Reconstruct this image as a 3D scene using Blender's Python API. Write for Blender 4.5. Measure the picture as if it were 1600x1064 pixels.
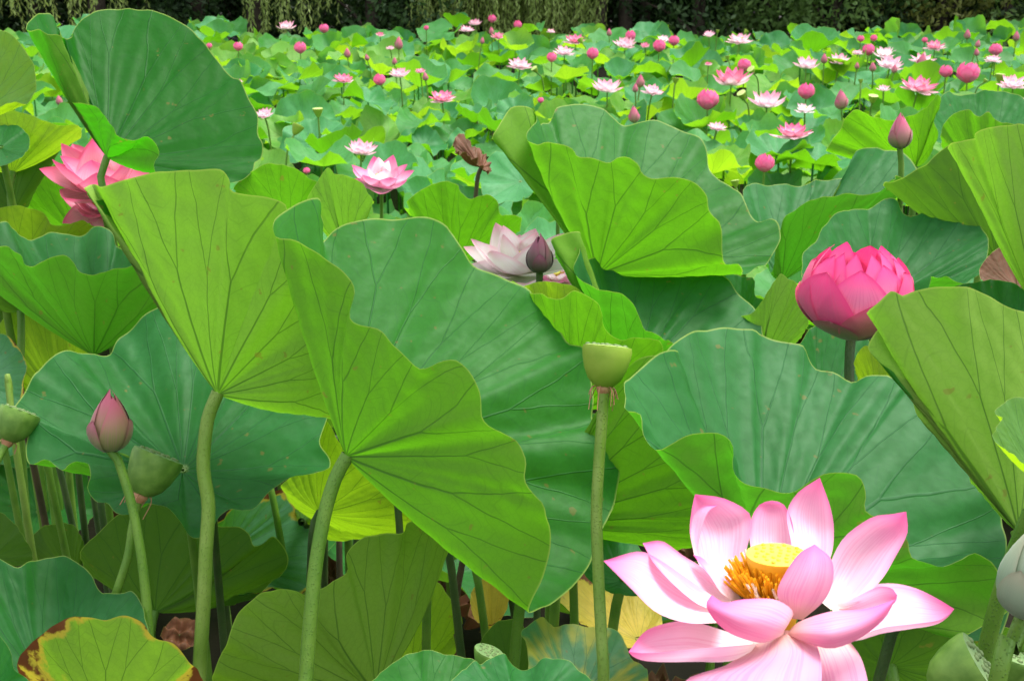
import bpy, math, random
import numpy as np
from mathutils import Vector, Matrix
R_ = math.radians
for o in list(bpy.data.objects): bpy.data.objects.remove(o)
SC = bpy.context.scene; COL = SC.collection

# ------------------------------------------------------------------ camera, sky, sun, exposure
FPX = 1931.0; CAMZ = 2.2; PITCH = math.atan((532+98)/FPX)
cd = bpy.data.cameras.new('camera'); cam = bpy.data.objects.new('camera', cd); COL.objects.link(cam)
cam.location = (0, 0, CAMZ); cam.rotation_euler = (math.pi/2-PITCH, 0, 0)
cd.sensor_width = 36; cd.lens = FPX/1600*36; cd.clip_start = .02; cd.clip_end = 2000
cd.dof.use_dof = True; cd.dof.focus_distance = 1.75; cd.dof.aperture_fstop = 20
SC.camera = cam
w = bpy.data.worlds.new('World'); SC.world = w; w.use_nodes = True
SUN_EL, SUN_AZ = 70, 62          # azimuth measured from +Y towards +X
nt = w.node_tree; nt.nodes.clear()
sky = nt.nodes.new('ShaderNodeTexSky'); sky.sky_type = 'NISHITA'; sky.sun_disc = False
sky.sun_elevation = R_(SUN_EL); sky.sun_rotation = R_(SUN_AZ); sky.dust_density = 3.0; sky.ozone_density = .6
hs = nt.nodes.new('ShaderNodeHueSaturation'); hs.inputs['Saturation'].default_value = .3
bgn = nt.nodes.new('ShaderNodeBackground'); bgn.inputs[1].default_value = .15
wo = nt.nodes.new('ShaderNodeOutputWorld')
nt.links.new(sky.outputs[0], hs.inputs['Color']); nt.links.new(hs.outputs[0], bgn.inputs[0]); nt.links.new(bgn.outputs[0], wo.inputs[0])
sl = bpy.data.lights.new('sun', 'SUN'); sl.energy = 1.5; sl.angle = R_(24); sl.color = (1, .96, .9)
sun = bpy.data.objects.new('sun', sl); COL.objects.link(sun)
sd = Vector((math.sin(R_(SUN_AZ))*math.cos(R_(SUN_EL)), math.cos(R_(SUN_AZ))*math.cos(R_(SUN_EL)), math.sin(R_(SUN_EL))))
sun.rotation_euler = sd.to_track_quat('Z', 'Y').to_euler(); sun.location = sd*30
SC.view_settings.view_transform = 'Standard'; SC.view_settings.look = 'None'
SC.view_settings.gamma = 1; SC.view_settings.exposure = 1.55
SC.cycles.max_bounces = 6; SC.cycles.diffuse_bounces = 4; SC.cycles.glossy_bounces = 2; SC.cycles.transmission_bounces = 3

rng = np.random.default_rng(7); random.seed(7)
SP, CP = math.sin(PITCH), math.cos(PITCH)
def atn(a):
    a = np.asarray(a, float); d = a[..., 2]
    xr = (a[..., 0]-800)/FPX*d; yu = (532-a[..., 1])/FPX*d
    return np.stack([xr, CP*d+SP*yu, CAMZ-SP*d+CP*yu], -1)
def at(x, y, d): return atn([x, y, d])

# ------------------------------------------------------------------ node helper
class NT:
    def __init__(s, name):
        s.m = bpy.data.materials.new(name); s.m.use_nodes = True; s.t = s.m.node_tree; s.t.nodes.clear()
        s.out = s.t.nodes.new('ShaderNodeOutputMaterial')
    def n(s, typ, **kw):
        nd = s.t.nodes.new('ShaderNode'+typ)
        for k, v in kw.items(): setattr(nd, k, v)
        return nd
    def put(s, sock, v):
        if isinstance(v, bpy.types.NodeSocket): s.t.links.new(v, sock)
        elif isinstance(v, (tuple, list)): sock.default_value = tuple(v)+((1,) if len(v) == 3 and len(sock.default_value) == 4 else ())
        else: sock.default_value = v
    def math(s, op, a, b=0.0, c=0.0, clamp=False):
        nd = s.n('Math', operation=op, use_clamp=clamp)
        s.put(nd.inputs[0], a); s.put(nd.inputs[1], b); s.put(nd.inputs[2], c); return nd.outputs[0]
    def ss(s, x, a, b, lo=0.0, hi=1.0):
        nd = s.n('MapRange', interpolation_type='SMOOTHSTEP')
        s.put(nd.inputs['Value'], x); s.put(nd.inputs['From Min'], a); s.put(nd.inputs['From Max'], b)
        s.put(nd.inputs['To Min'], lo); s.put(nd.inputs['To Max'], hi); return nd.outputs['Result']
    def mix(s, f, a, b):
        nd = s.n('Mix', data_type='RGBA'); s.put(nd.inputs[0], f); s.put(nd.inputs[6], a); s.put(nd.inputs[7], b); return nd.outputs[2]
    def noise(s, scale, detail=3, vec=None, rough=.5):
        nd = s.n('TexNoise'); nd.inputs['Scale'].default_value = scale; nd.inputs['Detail'].default_value = detail; nd.inputs['Roughness'].default_value = rough
        if vec is not None: s.t.links.new(vec, nd.inputs['Vector'])
        return nd.outputs['Fac']
    def uv(s):
        nd = s.n('UVMap'); nd.uv_map = 'UVMap'; sp = s.n('SeparateXYZ'); s.t.links.new(nd.outputs[0], sp.inputs[0])
        return nd.outputs[0], sp.outputs[0], sp.outputs[1]
    def geo(s): return s.n('NewGeometry').outputs
    def rand(s):
        a = s.n('ObjectInfo').outputs['Random']; b = s.n('Attribute'); b.attribute_name = 'tint'
        return s.math('FRACT', s.math('ADD', a, b.outputs['Fac']))
    def princ(s, col, rough=.5, spec=.4, bump=None, bs=.3, bd=.01, sheen=0, coat=0):
        p = s.n('BsdfPrincipled'); s.put(p.inputs['Base Color'], col); s.put(p.inputs['Roughness'], rough)
        s.put(p.inputs['Specular IOR Level'], spec)
        if sheen: p.inputs['Sheen Weight'].default_value = sheen; p.inputs['Sheen Roughness'].default_value = .4
        nrm = None
        if bump is not None:
            b = s.n('Bump'); s.put(b.inputs['Height'], bump); s.put(b.inputs['Strength'], bs); b.inputs['Distance'].default_value = bd
            s.t.links.new(b.outputs[0], p.inputs['Normal']); nrm = b.outputs[0]
        return p.outputs[0], nrm
    def transl(s, bsdf, col, fac, nrm=None):
        t = s.n('BsdfTranslucent'); s.put(t.inputs[0], col)
        if nrm is not None: s.t.links.new(nrm, t.inputs['Normal'])
        m = s.n('MixShader'); s.put(m.inputs[0], fac); s.t.links.new(bsdf, m.inputs[1]); s.t.links.new(t.outputs[0], m.inputs[2]); return m.outputs[0]
    def done(s, sh): s.t.links.new(sh, s.out.inputs[0]); return s.m

# ------------------------------------------------------------------ materials
def leaf_mat(name, top=(.012, .118, .005), top2=(.024, .165, .018), under=(.135, .30, .020), trans=(.16, .50, .006), tf=.47,
             age=0.0, edgeage=0.0, veins=1.0, mott=0.0, vt=.38, far=False):
    k = NT(name); uvv, u, v = k.uv(); pos = k.geo()['Position']; back = k.geo()['Backfacing']; rnd = k.rand()
    n1 = k.noise(9, 1 if far else 3, pos); n2 = k.noise(55, 1, pos); n3 = k.noise(3.2, 1, pos)
    # radial veins that fork, with fine cross veins
    f = k.math('ABSOLUTE', k.math('SUBTRACT', k.math('FRACT', u), .5))
    wn = k.n('TexWhiteNoise', noise_dimensions='1D'); k.put(wn.inputs['W'], k.math('FLOOR', u))
    fork = k.math('ADD', .5, k.math('MULTIPLY', wn.outputs['Value'], .24))
    wob = k.math('MULTIPLY', k.math('SUBTRACT', n1, .5), .05)
    wd = k.math('SUBTRACT', .026, k.math('MULTIPLY', v, .014))
    f = k.math('ABSOLUTE', k.math('SUBTRACT', k.math('FRACT', u), k.math('ADD', .5, k.math('MULTIPLY', k.math('SUBTRACT', n1, .5), k.math('MULTIPLY', v, .22)))))
    dmain = k.math('ADD', k.math('MULTIPLY', f, v), k.math('MULTIPLY', k.math('GREATER_THAN', v, fork), 9))
    vmain = k.ss(dmain, k.math('MULTIPLY', wd, .25), wd, 1, 0)
    past = k.math('SUBTRACT', v, fork)
    dbr = k.math('ABSOLUTE', k.math('SUBTRACT', k.math('ADD', f, wob), k.math('MULTIPLY', k.math('POWER', k.math('MAXIMUM', past, 0), .75), .72)))
    dbr = k.math('ADD', k.math('MULTIPLY', dbr, v), k.math('MULTIPLY', k.math('LESS_THAN', past, 0), 9))
    vbr = k.ss(dbr, k.math('MULTIPLY', wd, .25), wd, .85, 0)
    cr = k.math('FRACT', k.math('ADD', k.math('ADD', k.math('MULTIPLY', v, 12), k.math('MULTIPLY', f, -2.4)), k.math('MULTIPLY', n1, 2.6)))
    vcr = k.ss(k.math('ABSOLUTE', k.math('SUBTRACT', cr, .5)), .02, .10, .5, 0)
    vcr = k.math('MULTIPLY', vcr, k.ss(k.noise(16, 1, pos), .40, .62, .12, .55))
    if far: vfine = 0.0
    else:
        vo = k.n('TexVoronoi', feature='DISTANCE_TO_EDGE'); vo.inputs['Scale'].default_value = 95; k.t.links.new(pos, vo.inputs['Vector'])
        vfine = k.ss(vo.outputs['Distance'], .0, .10, .15, 0)
    vein = k.math('MULTIPLY', k.math('MAXIMUM', vmain, vbr), k.ss(v, .0, .04))
    fine = k.math('MAXIMUM', vcr, vfine)
    allv = k.math('MULTIPLY', k.math('MAXIMUM', vein, fine), veins)
    # upper face: waxy blue green; lower face: yellow green with dark ribs
    hub = k.ss(v, .018, .05, 1, 0); rim = k.ss(v, .991, .998, 0, .65)
    tcol = k.mix(k.ss(k.math('ADD', n3, k.math('MULTIPLY', rnd, .5)), .4, 1.0), top, top2)
    tcol = k.mix(k.math('MULTIPLY', k.ss(n1, .35, .7), .35), tcol, (top2[0]*1.9, top2[1]*1.35, top2[2]*1.9))  # soft highlights painted in as lighter patches
    tcol = k.mix(k.math('MULTIPLY', k.ss(n2, .4, .75), .25), tcol, tuple(c*.6 for c in top))
    tcol = k.mix(k.math('MULTIPLY', allv, vt), tcol, (.03, .12, .045)); tcol = k.mix(hub, tcol, (.30, .42, .16))
    ucol = k.mix(k.ss(n3, .35, .7), under, tuple(c*.78 for c in under)); ucol = k.mix(k.math('MULTIPLY', n2, .35), ucol, (under[0]*1.25, under[1]*1.1, under[2]*1.5))
    ucol = k.mix(k.math('MULTIPLY', allv, .62), ucol, (.035, .12, .02))
    tr = k.mix(k.math('MULTIPLY', k.ss(rnd, 0, 1), .5), trans, (trans[0]*.6, trans[1]*.8, trans[2]*1.4))
    tr = k.mix(k.math('MULTIPLY', k.ss(n1, .35, .7), .3), tr, tuple(c*.7 for c in trans))
    tr = k.mix(k.math('MULTIPLY', allv, .68), tr, (.03, .11, .006))
    col = k.mix(back, tcol, ucol); col = k.mix(rim, col, (.36, .48, .10)); tr = k.mix(rim, tr, (.4, .6, .06))
    if not far:
        spk = k.ss(k.noise(42, 2, pos), .70, .75, 0, .55); col = k.mix(spk, col, (.20, .17, .04)); tr = k.mix(spk, tr, (.25, .22, .02))
    if mott:
        mk = k.math('MULTIPLY', k.ss(k.math('ADD', k.noise(14, 4, pos), k.math('MULTIPLY', f, -.25)), .36, .56), mott)
        mk = k.math('MULTIPLY', mk, k.math('SUBTRACT', 1, vein)); col = k.mix(mk, col, (.42, .38, .05)); tr = k.mix(mk, tr, (.45, .42, .03))
    if age or edgeage:
        nn = k.noise(11, 5, pos, .62); nb = k.noise(4.5, 2, pos)
        a = k.math('ADD', k.math('MULTIPLY', k.math('POWER', v, 5), edgeage), k.math('ADD', age, k.math('MULTIPLY', k.math('SUBTRACT', nb, .5), 1.5)))
        a = k.math('ADD', a, k.math('MULTIPLY', k.math('SUBTRACT', nn, .5), 1.7))
        yel = k.ss(a, .42, .56); brn = k.ss(a, .58, .68)
        col = k.mix(yel, col, (.52, .42, .05)); tr = k.mix(yel, tr, (.5, .4, .03))
        bc = k.mix(n2, (.10, .032, .010), (.26, .10, .035)); col = k.mix(brn, col, bc); tr = k.mix(brn, tr, (.10, .03, .006))
    hgt = None if far else k.math('ADD', k.math('MULTIPLY', vein, 1.0), k.math('MULTIPLY', n2, .6))
    sh, nrm = k.princ(col, k.math('ADD', k.math('ADD', .44, k.math('MULTIPLY', back, .12)), k.math('MULTIPLY', n2, .16)), .2, hgt, .35, .004)
    return k.done(k.transl(sh, tr, tf, nrm))
M = {}
M['green'] = leaf_mat('lotus leaf green')
M['deep'] = leaf_mat('lotus leaf deep green', top=(.005, .085, .002), top2=(.010, .115, .008), trans=(.05, .38, .003), tf=.52)
M['teal'] = leaf_mat('lotus leaf waxy teal', top=(.010, .108, .012), top2=(.028, .160, .038), tf=.44, trans=(.09, .44, .010))
M['yellow'] = leaf_mat('lotus leaf yellow green', top=(.06, .19, .03), top2=(.10, .24, .06), under=(.24, .37, .03), trans=(.36, .62, .008), tf=.5)
M['pale'] = leaf_mat('lotus leaf pale underside', under=(.22, .37, .055), trans=(.22, .54, .012), tf=.45)
M['dull'] = leaf_mat('lotus leaf darkened for shade', top=(.035, .14, .05), under=(.075, .16, .022), trans=(.11, .27, .008), tf=.4)  # greens and translucency lowered to stand in for understorey shade
M['dull2'] = leaf_mat('lotus leaf dull with brown freckles', under=(.19, .31, .05), trans=(.22, .44, .015), tf=.42)
M['burnt'] = leaf_mat('lotus leaf burnt brown', under=(.2, .36, .04), trans=(.3, .56, .02), age=.36, edgeage=.55)
M['edge'] = leaf_mat('lotus leaf browned rim', top=(.05, .19, .07), top2=(.1, .27, .14), age=-.25, edgeage=.95)
M['mottled'] = leaf_mat('lotus leaf mottled', top=(.04, .17, .05), top2=(.08, .22, .1), mott=.75)
M['wither'] = leaf_mat('lotus leaf yellow withering', top=(.5, .4, .04), top2=(.45, .4, .06), under=(.5, .4, .04), trans=(.55, .42, .02), age=.18, edgeage=.35, tf=.4)
M['dead'] = leaf_mat('lotus leaf dead brown', top=(.09, .038, .016), top2=(.15, .07, .03), under=(.13, .058, .022), trans=(.08, .03, .01), tf=.2)
M['field1'] = leaf_mat('field leaf green', top=(.03, .20, .025), top2=(.085, .31, .085), trans=(.24, .58, .012), veins=.8, far=True)
M['field2'] = leaf_mat('field leaf yellow green', top=(.08, .29, .025), top2=(.17, .40, .07), under=(.24, .4, .04), trans=(.34, .62, .012), tf=.5, veins=.8, far=True)
M['field3'] = leaf_mat('field leaf waxy teal', top=(.024, .18, .04), top2=(.085, .31, .11), tf=.40, veins=.8, far=True)

def stalk_mat(name, c1, c2):
    k = NT(name); pos = k.geo()['Position']; n = k.noise(18, 4, pos); vo = k.n('TexVoronoi'); vo.inputs['Scale'].default_value = 260; k.t.links.new(pos, vo.inputs['Vector'])
    prick = k.ss(vo.outputs['Distance'], .1, .4, 1, 0)
    col = k.mix(k.ss(n, .3, .7), c1, c2); col = k.mix(k.math('MULTIPLY', prick, .45), col, tuple(c*.55 for c in c1))
    sh, _ = k.princ(col, .5, .35, prick, .5, .002); return k.done(sh)
M['stalk'] = stalk_mat('stalk green', (.085, .20, .018), (.14, .26, .03))
M['stalk_pale'] = stalk_mat('stalk pale', (.15, .26, .03), (.21, .31, .055))
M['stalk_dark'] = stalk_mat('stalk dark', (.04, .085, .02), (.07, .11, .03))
M['stalk_brown'] = stalk_mat('stalk brown', (.06, .05, .025), (.10, .07, .035))

def petal_mat(name, base=(.9, .78, .62), mid=(.90, .66, .72), tip=(.78, .10, .27), t0=.35, t1=1.05, tf=.35, stripe=.35, edge=.5, outer=None):
    k = NT(name); uvv, u, v = k.uv(); pos = k.geo()['Position']; rnd = k.rand()
    n = k.noise(12, 3, pos)
    e = k.math('ABSOLUTE', k.math('MULTIPLY', k.math('SUBTRACT', u, .5), 2))
    g = k.ss(k.math('ADD', v, k.math('MULTIPLY', k.math('SUBTRACT', n, .5), .22)), t0, t1)
    col = k.mix(k.ss(v, .0, .34), base, mid); col = k.mix(g, col, tip)
    col = k.mix(k.math('MULTIPLY', k.math('MULTIPLY', k.ss(e, .72, 1.0), k.ss(v, .25, .7)), edge), col, tip)
    nd = k.n('TexNoise', noise_dimensions='2D'); nd.inputs['Scale'].default_value = 1; mp = k.n('Mapping'); mp.inputs['Scale'].default_value = (34, 1.2, 1)
    k.t.links.new(uvv, mp.inputs[0]); k.t.links.new(mp.outputs[0], nd.inputs['Vector']); nd.inputs['Detail'].default_value = 2
    line = k.math('MULTIPLY', k.ss(nd.outputs['Fac'], .50, .66), stripe); col = k.mix(line, col, (tip[0]*.9, tip[1]*.9+.08, tip[2]*.95+.05))
    if outer: col = k.mix(k.math('MULTIPLY', k.ss(k.math('ADD', k.math('SUBTRACT', 1, e), k.math('MULTIPLY', n, .5)), .35, 1.15), outer[3]), col, outer[:3])
    col = k.mix(k.math('MULTIPLY', rnd, .14), col, tip)
    sh, nrm = k.princ(col, .5, .3, nd.outputs['Fac'], .12, .003, sheen=.15)
    return k.done(k.transl(sh, col, tf, nrm))
M['petal_hero'] = petal_mat('petal rosy white', base=(.93, .84, .72), mid=(.92, .60, .73), tip=(.82, .10, .34), t0=.46, t1=1.08, stripe=.26)
M['petal_hero_out'] = petal_mat('petal pink outer face', base=(.82, .58, .44), mid=(.85, .40, .55), tip=(.80, .10, .34), t0=.40, t1=1.08, stripe=.38)
M['petal_pale'] = petal_mat('petal pale', base=(.92, .84, .7), mid=(.97, .91, .91), tip=(.88, .25, .43), t0=.66, t1=1.16, stripe=.12, edge=.35, tf=.62)
M['petal_rose'] = petal_mat('petal rose', base=(.88, .5, .5), mid=(.88, .40, .50), tip=(.75, .06, .22), t0=.35, t1=1.15, stripe=.25)
M['petal_deep'] = petal_mat('petal deep pink', base=(.70, .09, .20), mid=(.82, .13, .30), tip=(.80, .05, .23), t0=.5, t1=1.0, stripe=.4, tf=.28, edge=.8)
M['petal_deep_in'] = petal_mat('petal bright pink', base=(.85, .3, .45), mid=(.93, .38, .56), tip=(.84, .06, .28), t0=.5, t1=1.0, stripe=.4, tf=.33, edge=.85)
M['petal_globe'] = petal_mat('petal globe pink', base=(.82, .16, .34), mid=(.90, .24, .44), tip=(.86, .10, .33), t0=.6, t1=1.1, stripe=.2, tf=.35, edge=.8)
M['petal_far'] = petal_mat('petal far pink', base=(.95, .86, .76), mid=(.96, .80, .84), tip=(.85, .20, .40), t0=.55, t1=1.15, stripe=.15, edge=.4)
M['petal_bronze'] = petal_mat('petal olive and pink', base=(.28, .26, .10), mid=(.62, .16, .22), tip=(.66, .07, .18), t0=.6, t1=1.0, stripe=.35, tf=.2, outer=(.38, .22, .10, .6))
M['sepal'] = petal_mat('sepal olive', base=(.16, .22, .06), mid=(.22, .24, .09), tip=(.42, .12, .16), t0=.35, t1=1.0, stripe=.3, tf=.15)
M['bud'] = petal_mat('bud green pink', base=(.16, .25, .05), mid=(.25, .25, .09), tip=(.46, .10, .16), t0=.30, t1=.95, stripe=.3, tf=.15)
M['bud_dark'] = petal_mat('bud dusky', base=(.10, .13, .05), mid=(.13, .10, .08), tip=(.22, .06, .10), t0=.3, t1=.95, stripe=.25, tf=.1)
M['bud_far'] = petal_mat('bud far', base=(.24, .30, .08), mid=(.42, .24, .18), tip=(.60, .11, .22), t0=.3, t1=.95, stripe=.2, tf=.2)
M['bud_green'] = petal_mat('bud grey green', base=(.20, .30, .16), mid=(.28, .38, .24), tip=(.34, .34, .22), t0=.5, t1=1, stripe=.3, tf=.1)

def plain_mat(name, c1, c2, scale=30, rough=.6, bump=.3, bd=.004, tf=0, trc=None):
    k = NT(name); pos = k.geo()['Position']; n = k.noise(scale, 4, pos); n2 = k.noise(scale*.17, 3, pos)
    col = k.mix(k.ss(k.math('ADD', k.math('MULTIPLY', n, .6), k.math('MULTIPLY', n2, .4)), .35, .65), c1, c2)
    sh, nrm = k.princ(col, rough, .3, n, bump, bd)
    if tf: sh = k.transl(sh, trc or c2, tf, nrm)
    return k.done(sh)
M['pod'] = plain_mat('pod yellow green', (.25, .40, .035), (.34, .47, .06), 26, .5, tf=.25)
M['pod_top'] = plain_mat('pod top', (.30, .42, .10), (.38, .48, .15), 60)
M['pod_dark'] = plain_mat('pod dark green', (.09, .19, .025), (.17, .30, .05), 40, .5)
M['pod_dark_top'] = plain_mat('pod dark top', (.10, .18, .06), (.16, .25, .09), 60)
M['seed'] = plain_mat('seed', (.08, .13, .04), (.14, .2, .07), 80)
M['receptacle'] = plain_mat('receptacle yellow', (.80, .62, .05), (.85, .72, .10), 60, .5, tf=.2)
M['receptacle_side'] = plain_mat('receptacle side orange', (.80, .42, .02), (.82, .5, .03), 60, .5, tf=.2)
M['carpel'] = plain_mat('carpel', (.75, .50, .03), (.80, .56, .05), 60)
M['stamen'] = plain_mat('stamen orange', (.86, .40, .01), (.90, .56, .03), 90, .5, tf=.4)
M['stamen_tip'] = plain_mat('stamen pale tip', (.85, .75, .55), (.9, .8, .65), 90)
M['dry'] = plain_mat('dry stamen', (.35, .16, .07), (.5, .27, .14), 90)
M['bark'] = plain_mat('bark', (.035, .026, .018), (.07, .055, .04), 14, .9, .8, .03)
M['wood_leaf'] = plain_mat('tree leaf dark', (.018, .045, .012), (.04, .085, .02), 1.2, .55, tf=.25, trc=(.05, .11, .02))
M['wood_leaf2'] = plain_mat('tree leaf mid', (.085, .17, .04), (.15, .25, .06), 1.2, .55, tf=.35, trc=(.13, .23, .04))
M['wood_leaf3'] = plain_mat('tree leaf olive', (.10, .13, .025), (.17, .19, .04), 1.2, .55, tf=.35, trc=(.2, .22, .04))
M['willow'] = plain_mat('willow leaf', (.26, .36, .09), (.38, .48, .15), 2, .5, tf=.45, trc=(.4, .52, .11))
M['mud'] = plain_mat('pond mud', (.018, .016, .010), (.045, .035, .02), 9, .5, .7, .03)
k = NT('pond water'); pos = k.geo()['Position']; sh, _ = k.princ((.012, .010, .006), .55, .06, k.noise(14, 3, pos), .5, .01); M['water'] = k.done(sh)
M['earth'] = plain_mat('bank earth', (.010, .009, .005), (.025, .020, .011), 3, .95, .7, .03)

# ------------------------------------------------------------------ mesh helpers
def mesh(name, verts, faces, uvs=None, mats=(), midx=None, smooth=True, tint=None):
    """faces: (n,4) or (n,3) int array; uvs: per corner (n*k,2)"""
    verts = np.asarray(verts, np.float32); faces = np.asarray(faces, np.int32); kk = faces.shape[1]
    me = bpy.data.meshes.new(name); me.vertices.add(len(verts)); me.vertices.foreach_set('co', verts.ravel())
    me.loops.add(faces.size); me.loops.foreach_set('vertex_index', faces.ravel())
    me.polygons.add(len(faces)); me.polygons.foreach_set('loop_start', np.arange(0, faces.size, kk, dtype=np.int32))
    me.polygons.foreach_set('loop_total', np.full(len(faces), kk, np.int32))
    if midx is not None: me.polygons.foreach_set('material_index', np.asarray(midx, np.int32))
    for m in mats: me.materials.append(M[m])
    if uvs is not None:
        l = me.uv_layers.new(name='UVMap'); l.data.foreach_set('uv', np.asarray(uvs, np.float32).ravel())
    if tint is not None:
        a = me.attributes.new('tint', 'FLOAT', 'POINT'); a.data.foreach_set('value', np.asarray(tint, np.float32))
    me.update(calc_edges=True)
    if smooth: me.polygons.foreach_set('use_smooth', np.ones(len(faces), bool))
    return me
def link(name, me, parent=None):
    o = bpy.data.objects.new(name, me); COL.objects.link(o)
    if parent is not None: o.parent = parent
    return o
def thing(name, label, cat, loc=(0, 0, 0), group=None):
    o = bpy.data.objects.new(name, None); COL.objects.link(o); o.location = tuple(float(c) for c in loc); o.empty_display_size = .05
    o['label'] = label; o['category'] = cat
    if group: o['group'] = group
    return o
def part(name, me, root, under=None):                   # mesh given in world space, hung under its thing
    loc = np.array(root.location, np.float32); n = len(me.vertices); co = np.empty(n*3, np.float32); me.vertices.foreach_get('co', co)
    me.vertices.foreach_set('co', (co.reshape(-1, 3)-loc).ravel()); me.update()
    return link(name, me, under or root)
def struct(name, me):
    o = link(name, me); o['kind'] = 'structure'; return o
def crom(P, n, closed):
    """resampled Catmull-Rom curve"""
    P = np.asarray(P, float); m = len(P)
    if closed: Q = np.vstack([P[-1:], P, P[:2]]); segs = m
    else: Q = np.vstack([2*P[:1]-P[1:2], P, 2*P[-1:]-P[-2:-1]]); segs = m-1
    ts = np.linspace(0, 1, 14, endpoint=False); out = []
    for i in range(segs):
        a, b, c, d = Q[i], Q[i+1], Q[i+2], Q[i+3]; t = ts[:, None]
        cr = .5*((2*b)+(-a+c)*t+(2*a-5*b+4*c-d)*t*t+(-a+3*b-3*c+d)*t**3)
        ln = b+(c-b)*t; out.append(.85*cr+.15*ln)
    out.append((P[:1] if closed else P[-1:])); out = np.vstack(out)
    L = np.r_[0, np.cumsum(np.linalg.norm(np.diff(out, axis=0), axis=1))]
    s = np.linspace(0, L[-1], n+(1 if closed else 0))
    res = np.stack([np.interp(s, L, out[:, j]) for j in range(out.shape[1])], -1)
    return res[:-1] if closed else res
def tube(path, r0, r1, sides=8, n=None):
    P = np.asarray(path, float)
    if n: P = crom(P, n, False)
    T = np.gradient(P, axis=0); T /= np.linalg.norm(T, axis=1)[:, None]+1e-9
    ref = np.array([1., 0, 0]) if abs(T[0, 0]) < .8 else np.array([0, 1., 0])
    A = np.cross(T, ref); A /= np.linalg.norm(A, axis=1)[:, None]; B = np.cross(T, A)
    r = np.linspace(r0, r1, len(P))[:, None, None]; a = np.linspace(0, 2*np.pi, sides, endpoint=False)
    V = P[:, None]+r*(np.cos(a)[None, :, None]*A[:, None]+np.sin(a)[None, :, None]*B[:, None])
    i, j = np.meshgrid(np.arange(len(P)-1), np.arange(sides), indexing='ij'); j2 = (j+1) % sides
    F = np.stack([i*sides+j, i*sides+j2, (i+1)*sides+j2, (i+1)*sides+j], -1).reshape(-1, 4)
    return V.reshape(-1, 3), F
def join(parts):
    V, F, k = [], [], 0
    for v, f in parts: V.append(v); F.append(np.asarray(f)+k); k += len(v)
    return np.vstack(V), np.vstack(F)
def gridf(nu, nv):                          # (nu+1)x(nv+1) grid faces, row-major by v
    i, j = np.meshgrid(np.arange(nv), np.arange(nu), indexing='ij'); W = nu+1
    return np.stack([i*W+j, i*W+j+1, (i+1)*W+j+1, (i+1)*W+j], -1).reshape(-1, 4)
def disc_topology(nt_, nr, NV):
    i, j = np.meshgrid(np.arange(nr), np.arange(nt_), indexing='ij'); j2 = (j+1) % nt_
    F = np.stack([i*nt_+j, (i+1)*nt_+j, (i+1)*nt_+j2, i*nt_+j2], -1).reshape(-1, 4)
    sv = np.linspace(.012, 1, nr+1)
    def c(ii, jj): return np.stack([jj/nt_*NV, sv[ii]], -1)
    UV = np.stack([c(i, j), c(i+1, j), c(i+1, j+1), c(i, j+1)], 2).reshape(-1, 2)
    return F, UV, sv

# ------------------------------------------------------------------ the pond, the banks
def sheet(x0, x1, y0, y1, nx, ny, zf):
    X, Y = np.meshgrid(np.linspace(x0, x1, nx+1), np.linspace(y0, y1, ny+1)); Z = zf(X, Y)
    return np.stack([X, Y, Z], -1).reshape(-1, 3), gridf(nx, ny)
def bankz(X, Y):
    near = np.clip((.9-Y)/1.3, 0, 1); far = np.clip((Y-19.2)/2.0, 0, 1)
    return -.18+.78*near*near*(3-2*near)+.42*far*far*(3-2*far)+.03*np.sin(X*3.1+Y*1.7)*np.sin(Y*2.3-X)+np.clip((Y-30)/300, 0, 1)*9
ys = np.r_[np.linspace(-60, -3, 10), np.linspace(-2, 2, 21), np.linspace(2.5, 18.6, 36), np.linspace(19, 24, 30), np.linspace(28, 500, 40)]
xs = np.r_[np.linspace(-400, -20, 12), np.linspace(-16, 16, 97), np.linspace(20, 400, 12)]
X, Y = np.meshgrid(xs, ys)
struct('ground', mesh('ground', np.stack([X, Y, bankz(X, Y)], -1).reshape(-1, 3), gridf(len(xs)-1, len(ys)-1), mats=['earth']))
v, f = sheet(-60, 60, -.4, 21.4, 30, 20, lambda X, Y: X*0)
struct('pond_water', mesh('pond_water', v, f, mats=['water']))

# ------------------------------------------------------------------ traced leaves: hub, rim and stalk given as points in space
NVEIN = 21
def interp_dd(pts):
    """fill missing depth offsets between the given ones, round the loop"""
    m = len(pts); idx = [i for i, p in enumerate(pts) if len(p) > 2]
    if not idx: return [(p[0], p[1], 0.) for p in pts]
    xs_ = [idx[-1]-m]+idx+[idx[0]+m]; vs_ = [pts[idx[-1]][2]]+[pts[i][2] for i in idx]+[pts[idx[0]][2]]
    return [(p[0], p[1], float(np.interp(i, xs_, vs_))) for i, p in enumerate(pts)]
def ground_path(P, lean=None):
    """continue a stalk path from its last point down into the pond bed"""
    P = [np.asarray(p, float) for p in P]; last = P[-1]
    dirn = (P[-1]-P[-2]) if len(P) > 1 else np.array([0, 0, -1.]); dirn = dirn/(np.linalg.norm(dirn)+1e-9)
    k_ = max(last[2], .2); dx = np.clip(dirn[:2], -.25, .25)*.35*k_
    P.append(np.array([last[0]+dx[0]*.6, last[1]+dx[1]*.6, last[2]*.5])); P.append(np.array([last[0]+dx[0], last[1]+dx[1], -.14])); return P
def add_stalk(root, P, r=.009, mat='stalk', sides=9, r1=None, n=None):
    P = ground_path(P); v, f = tube(P, r, r1 or r*1.25, sides, n or max(14, 8*len(P)))
    return part('stalk', mesh('stalk', v, f, mats=[mat]), root)
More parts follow.
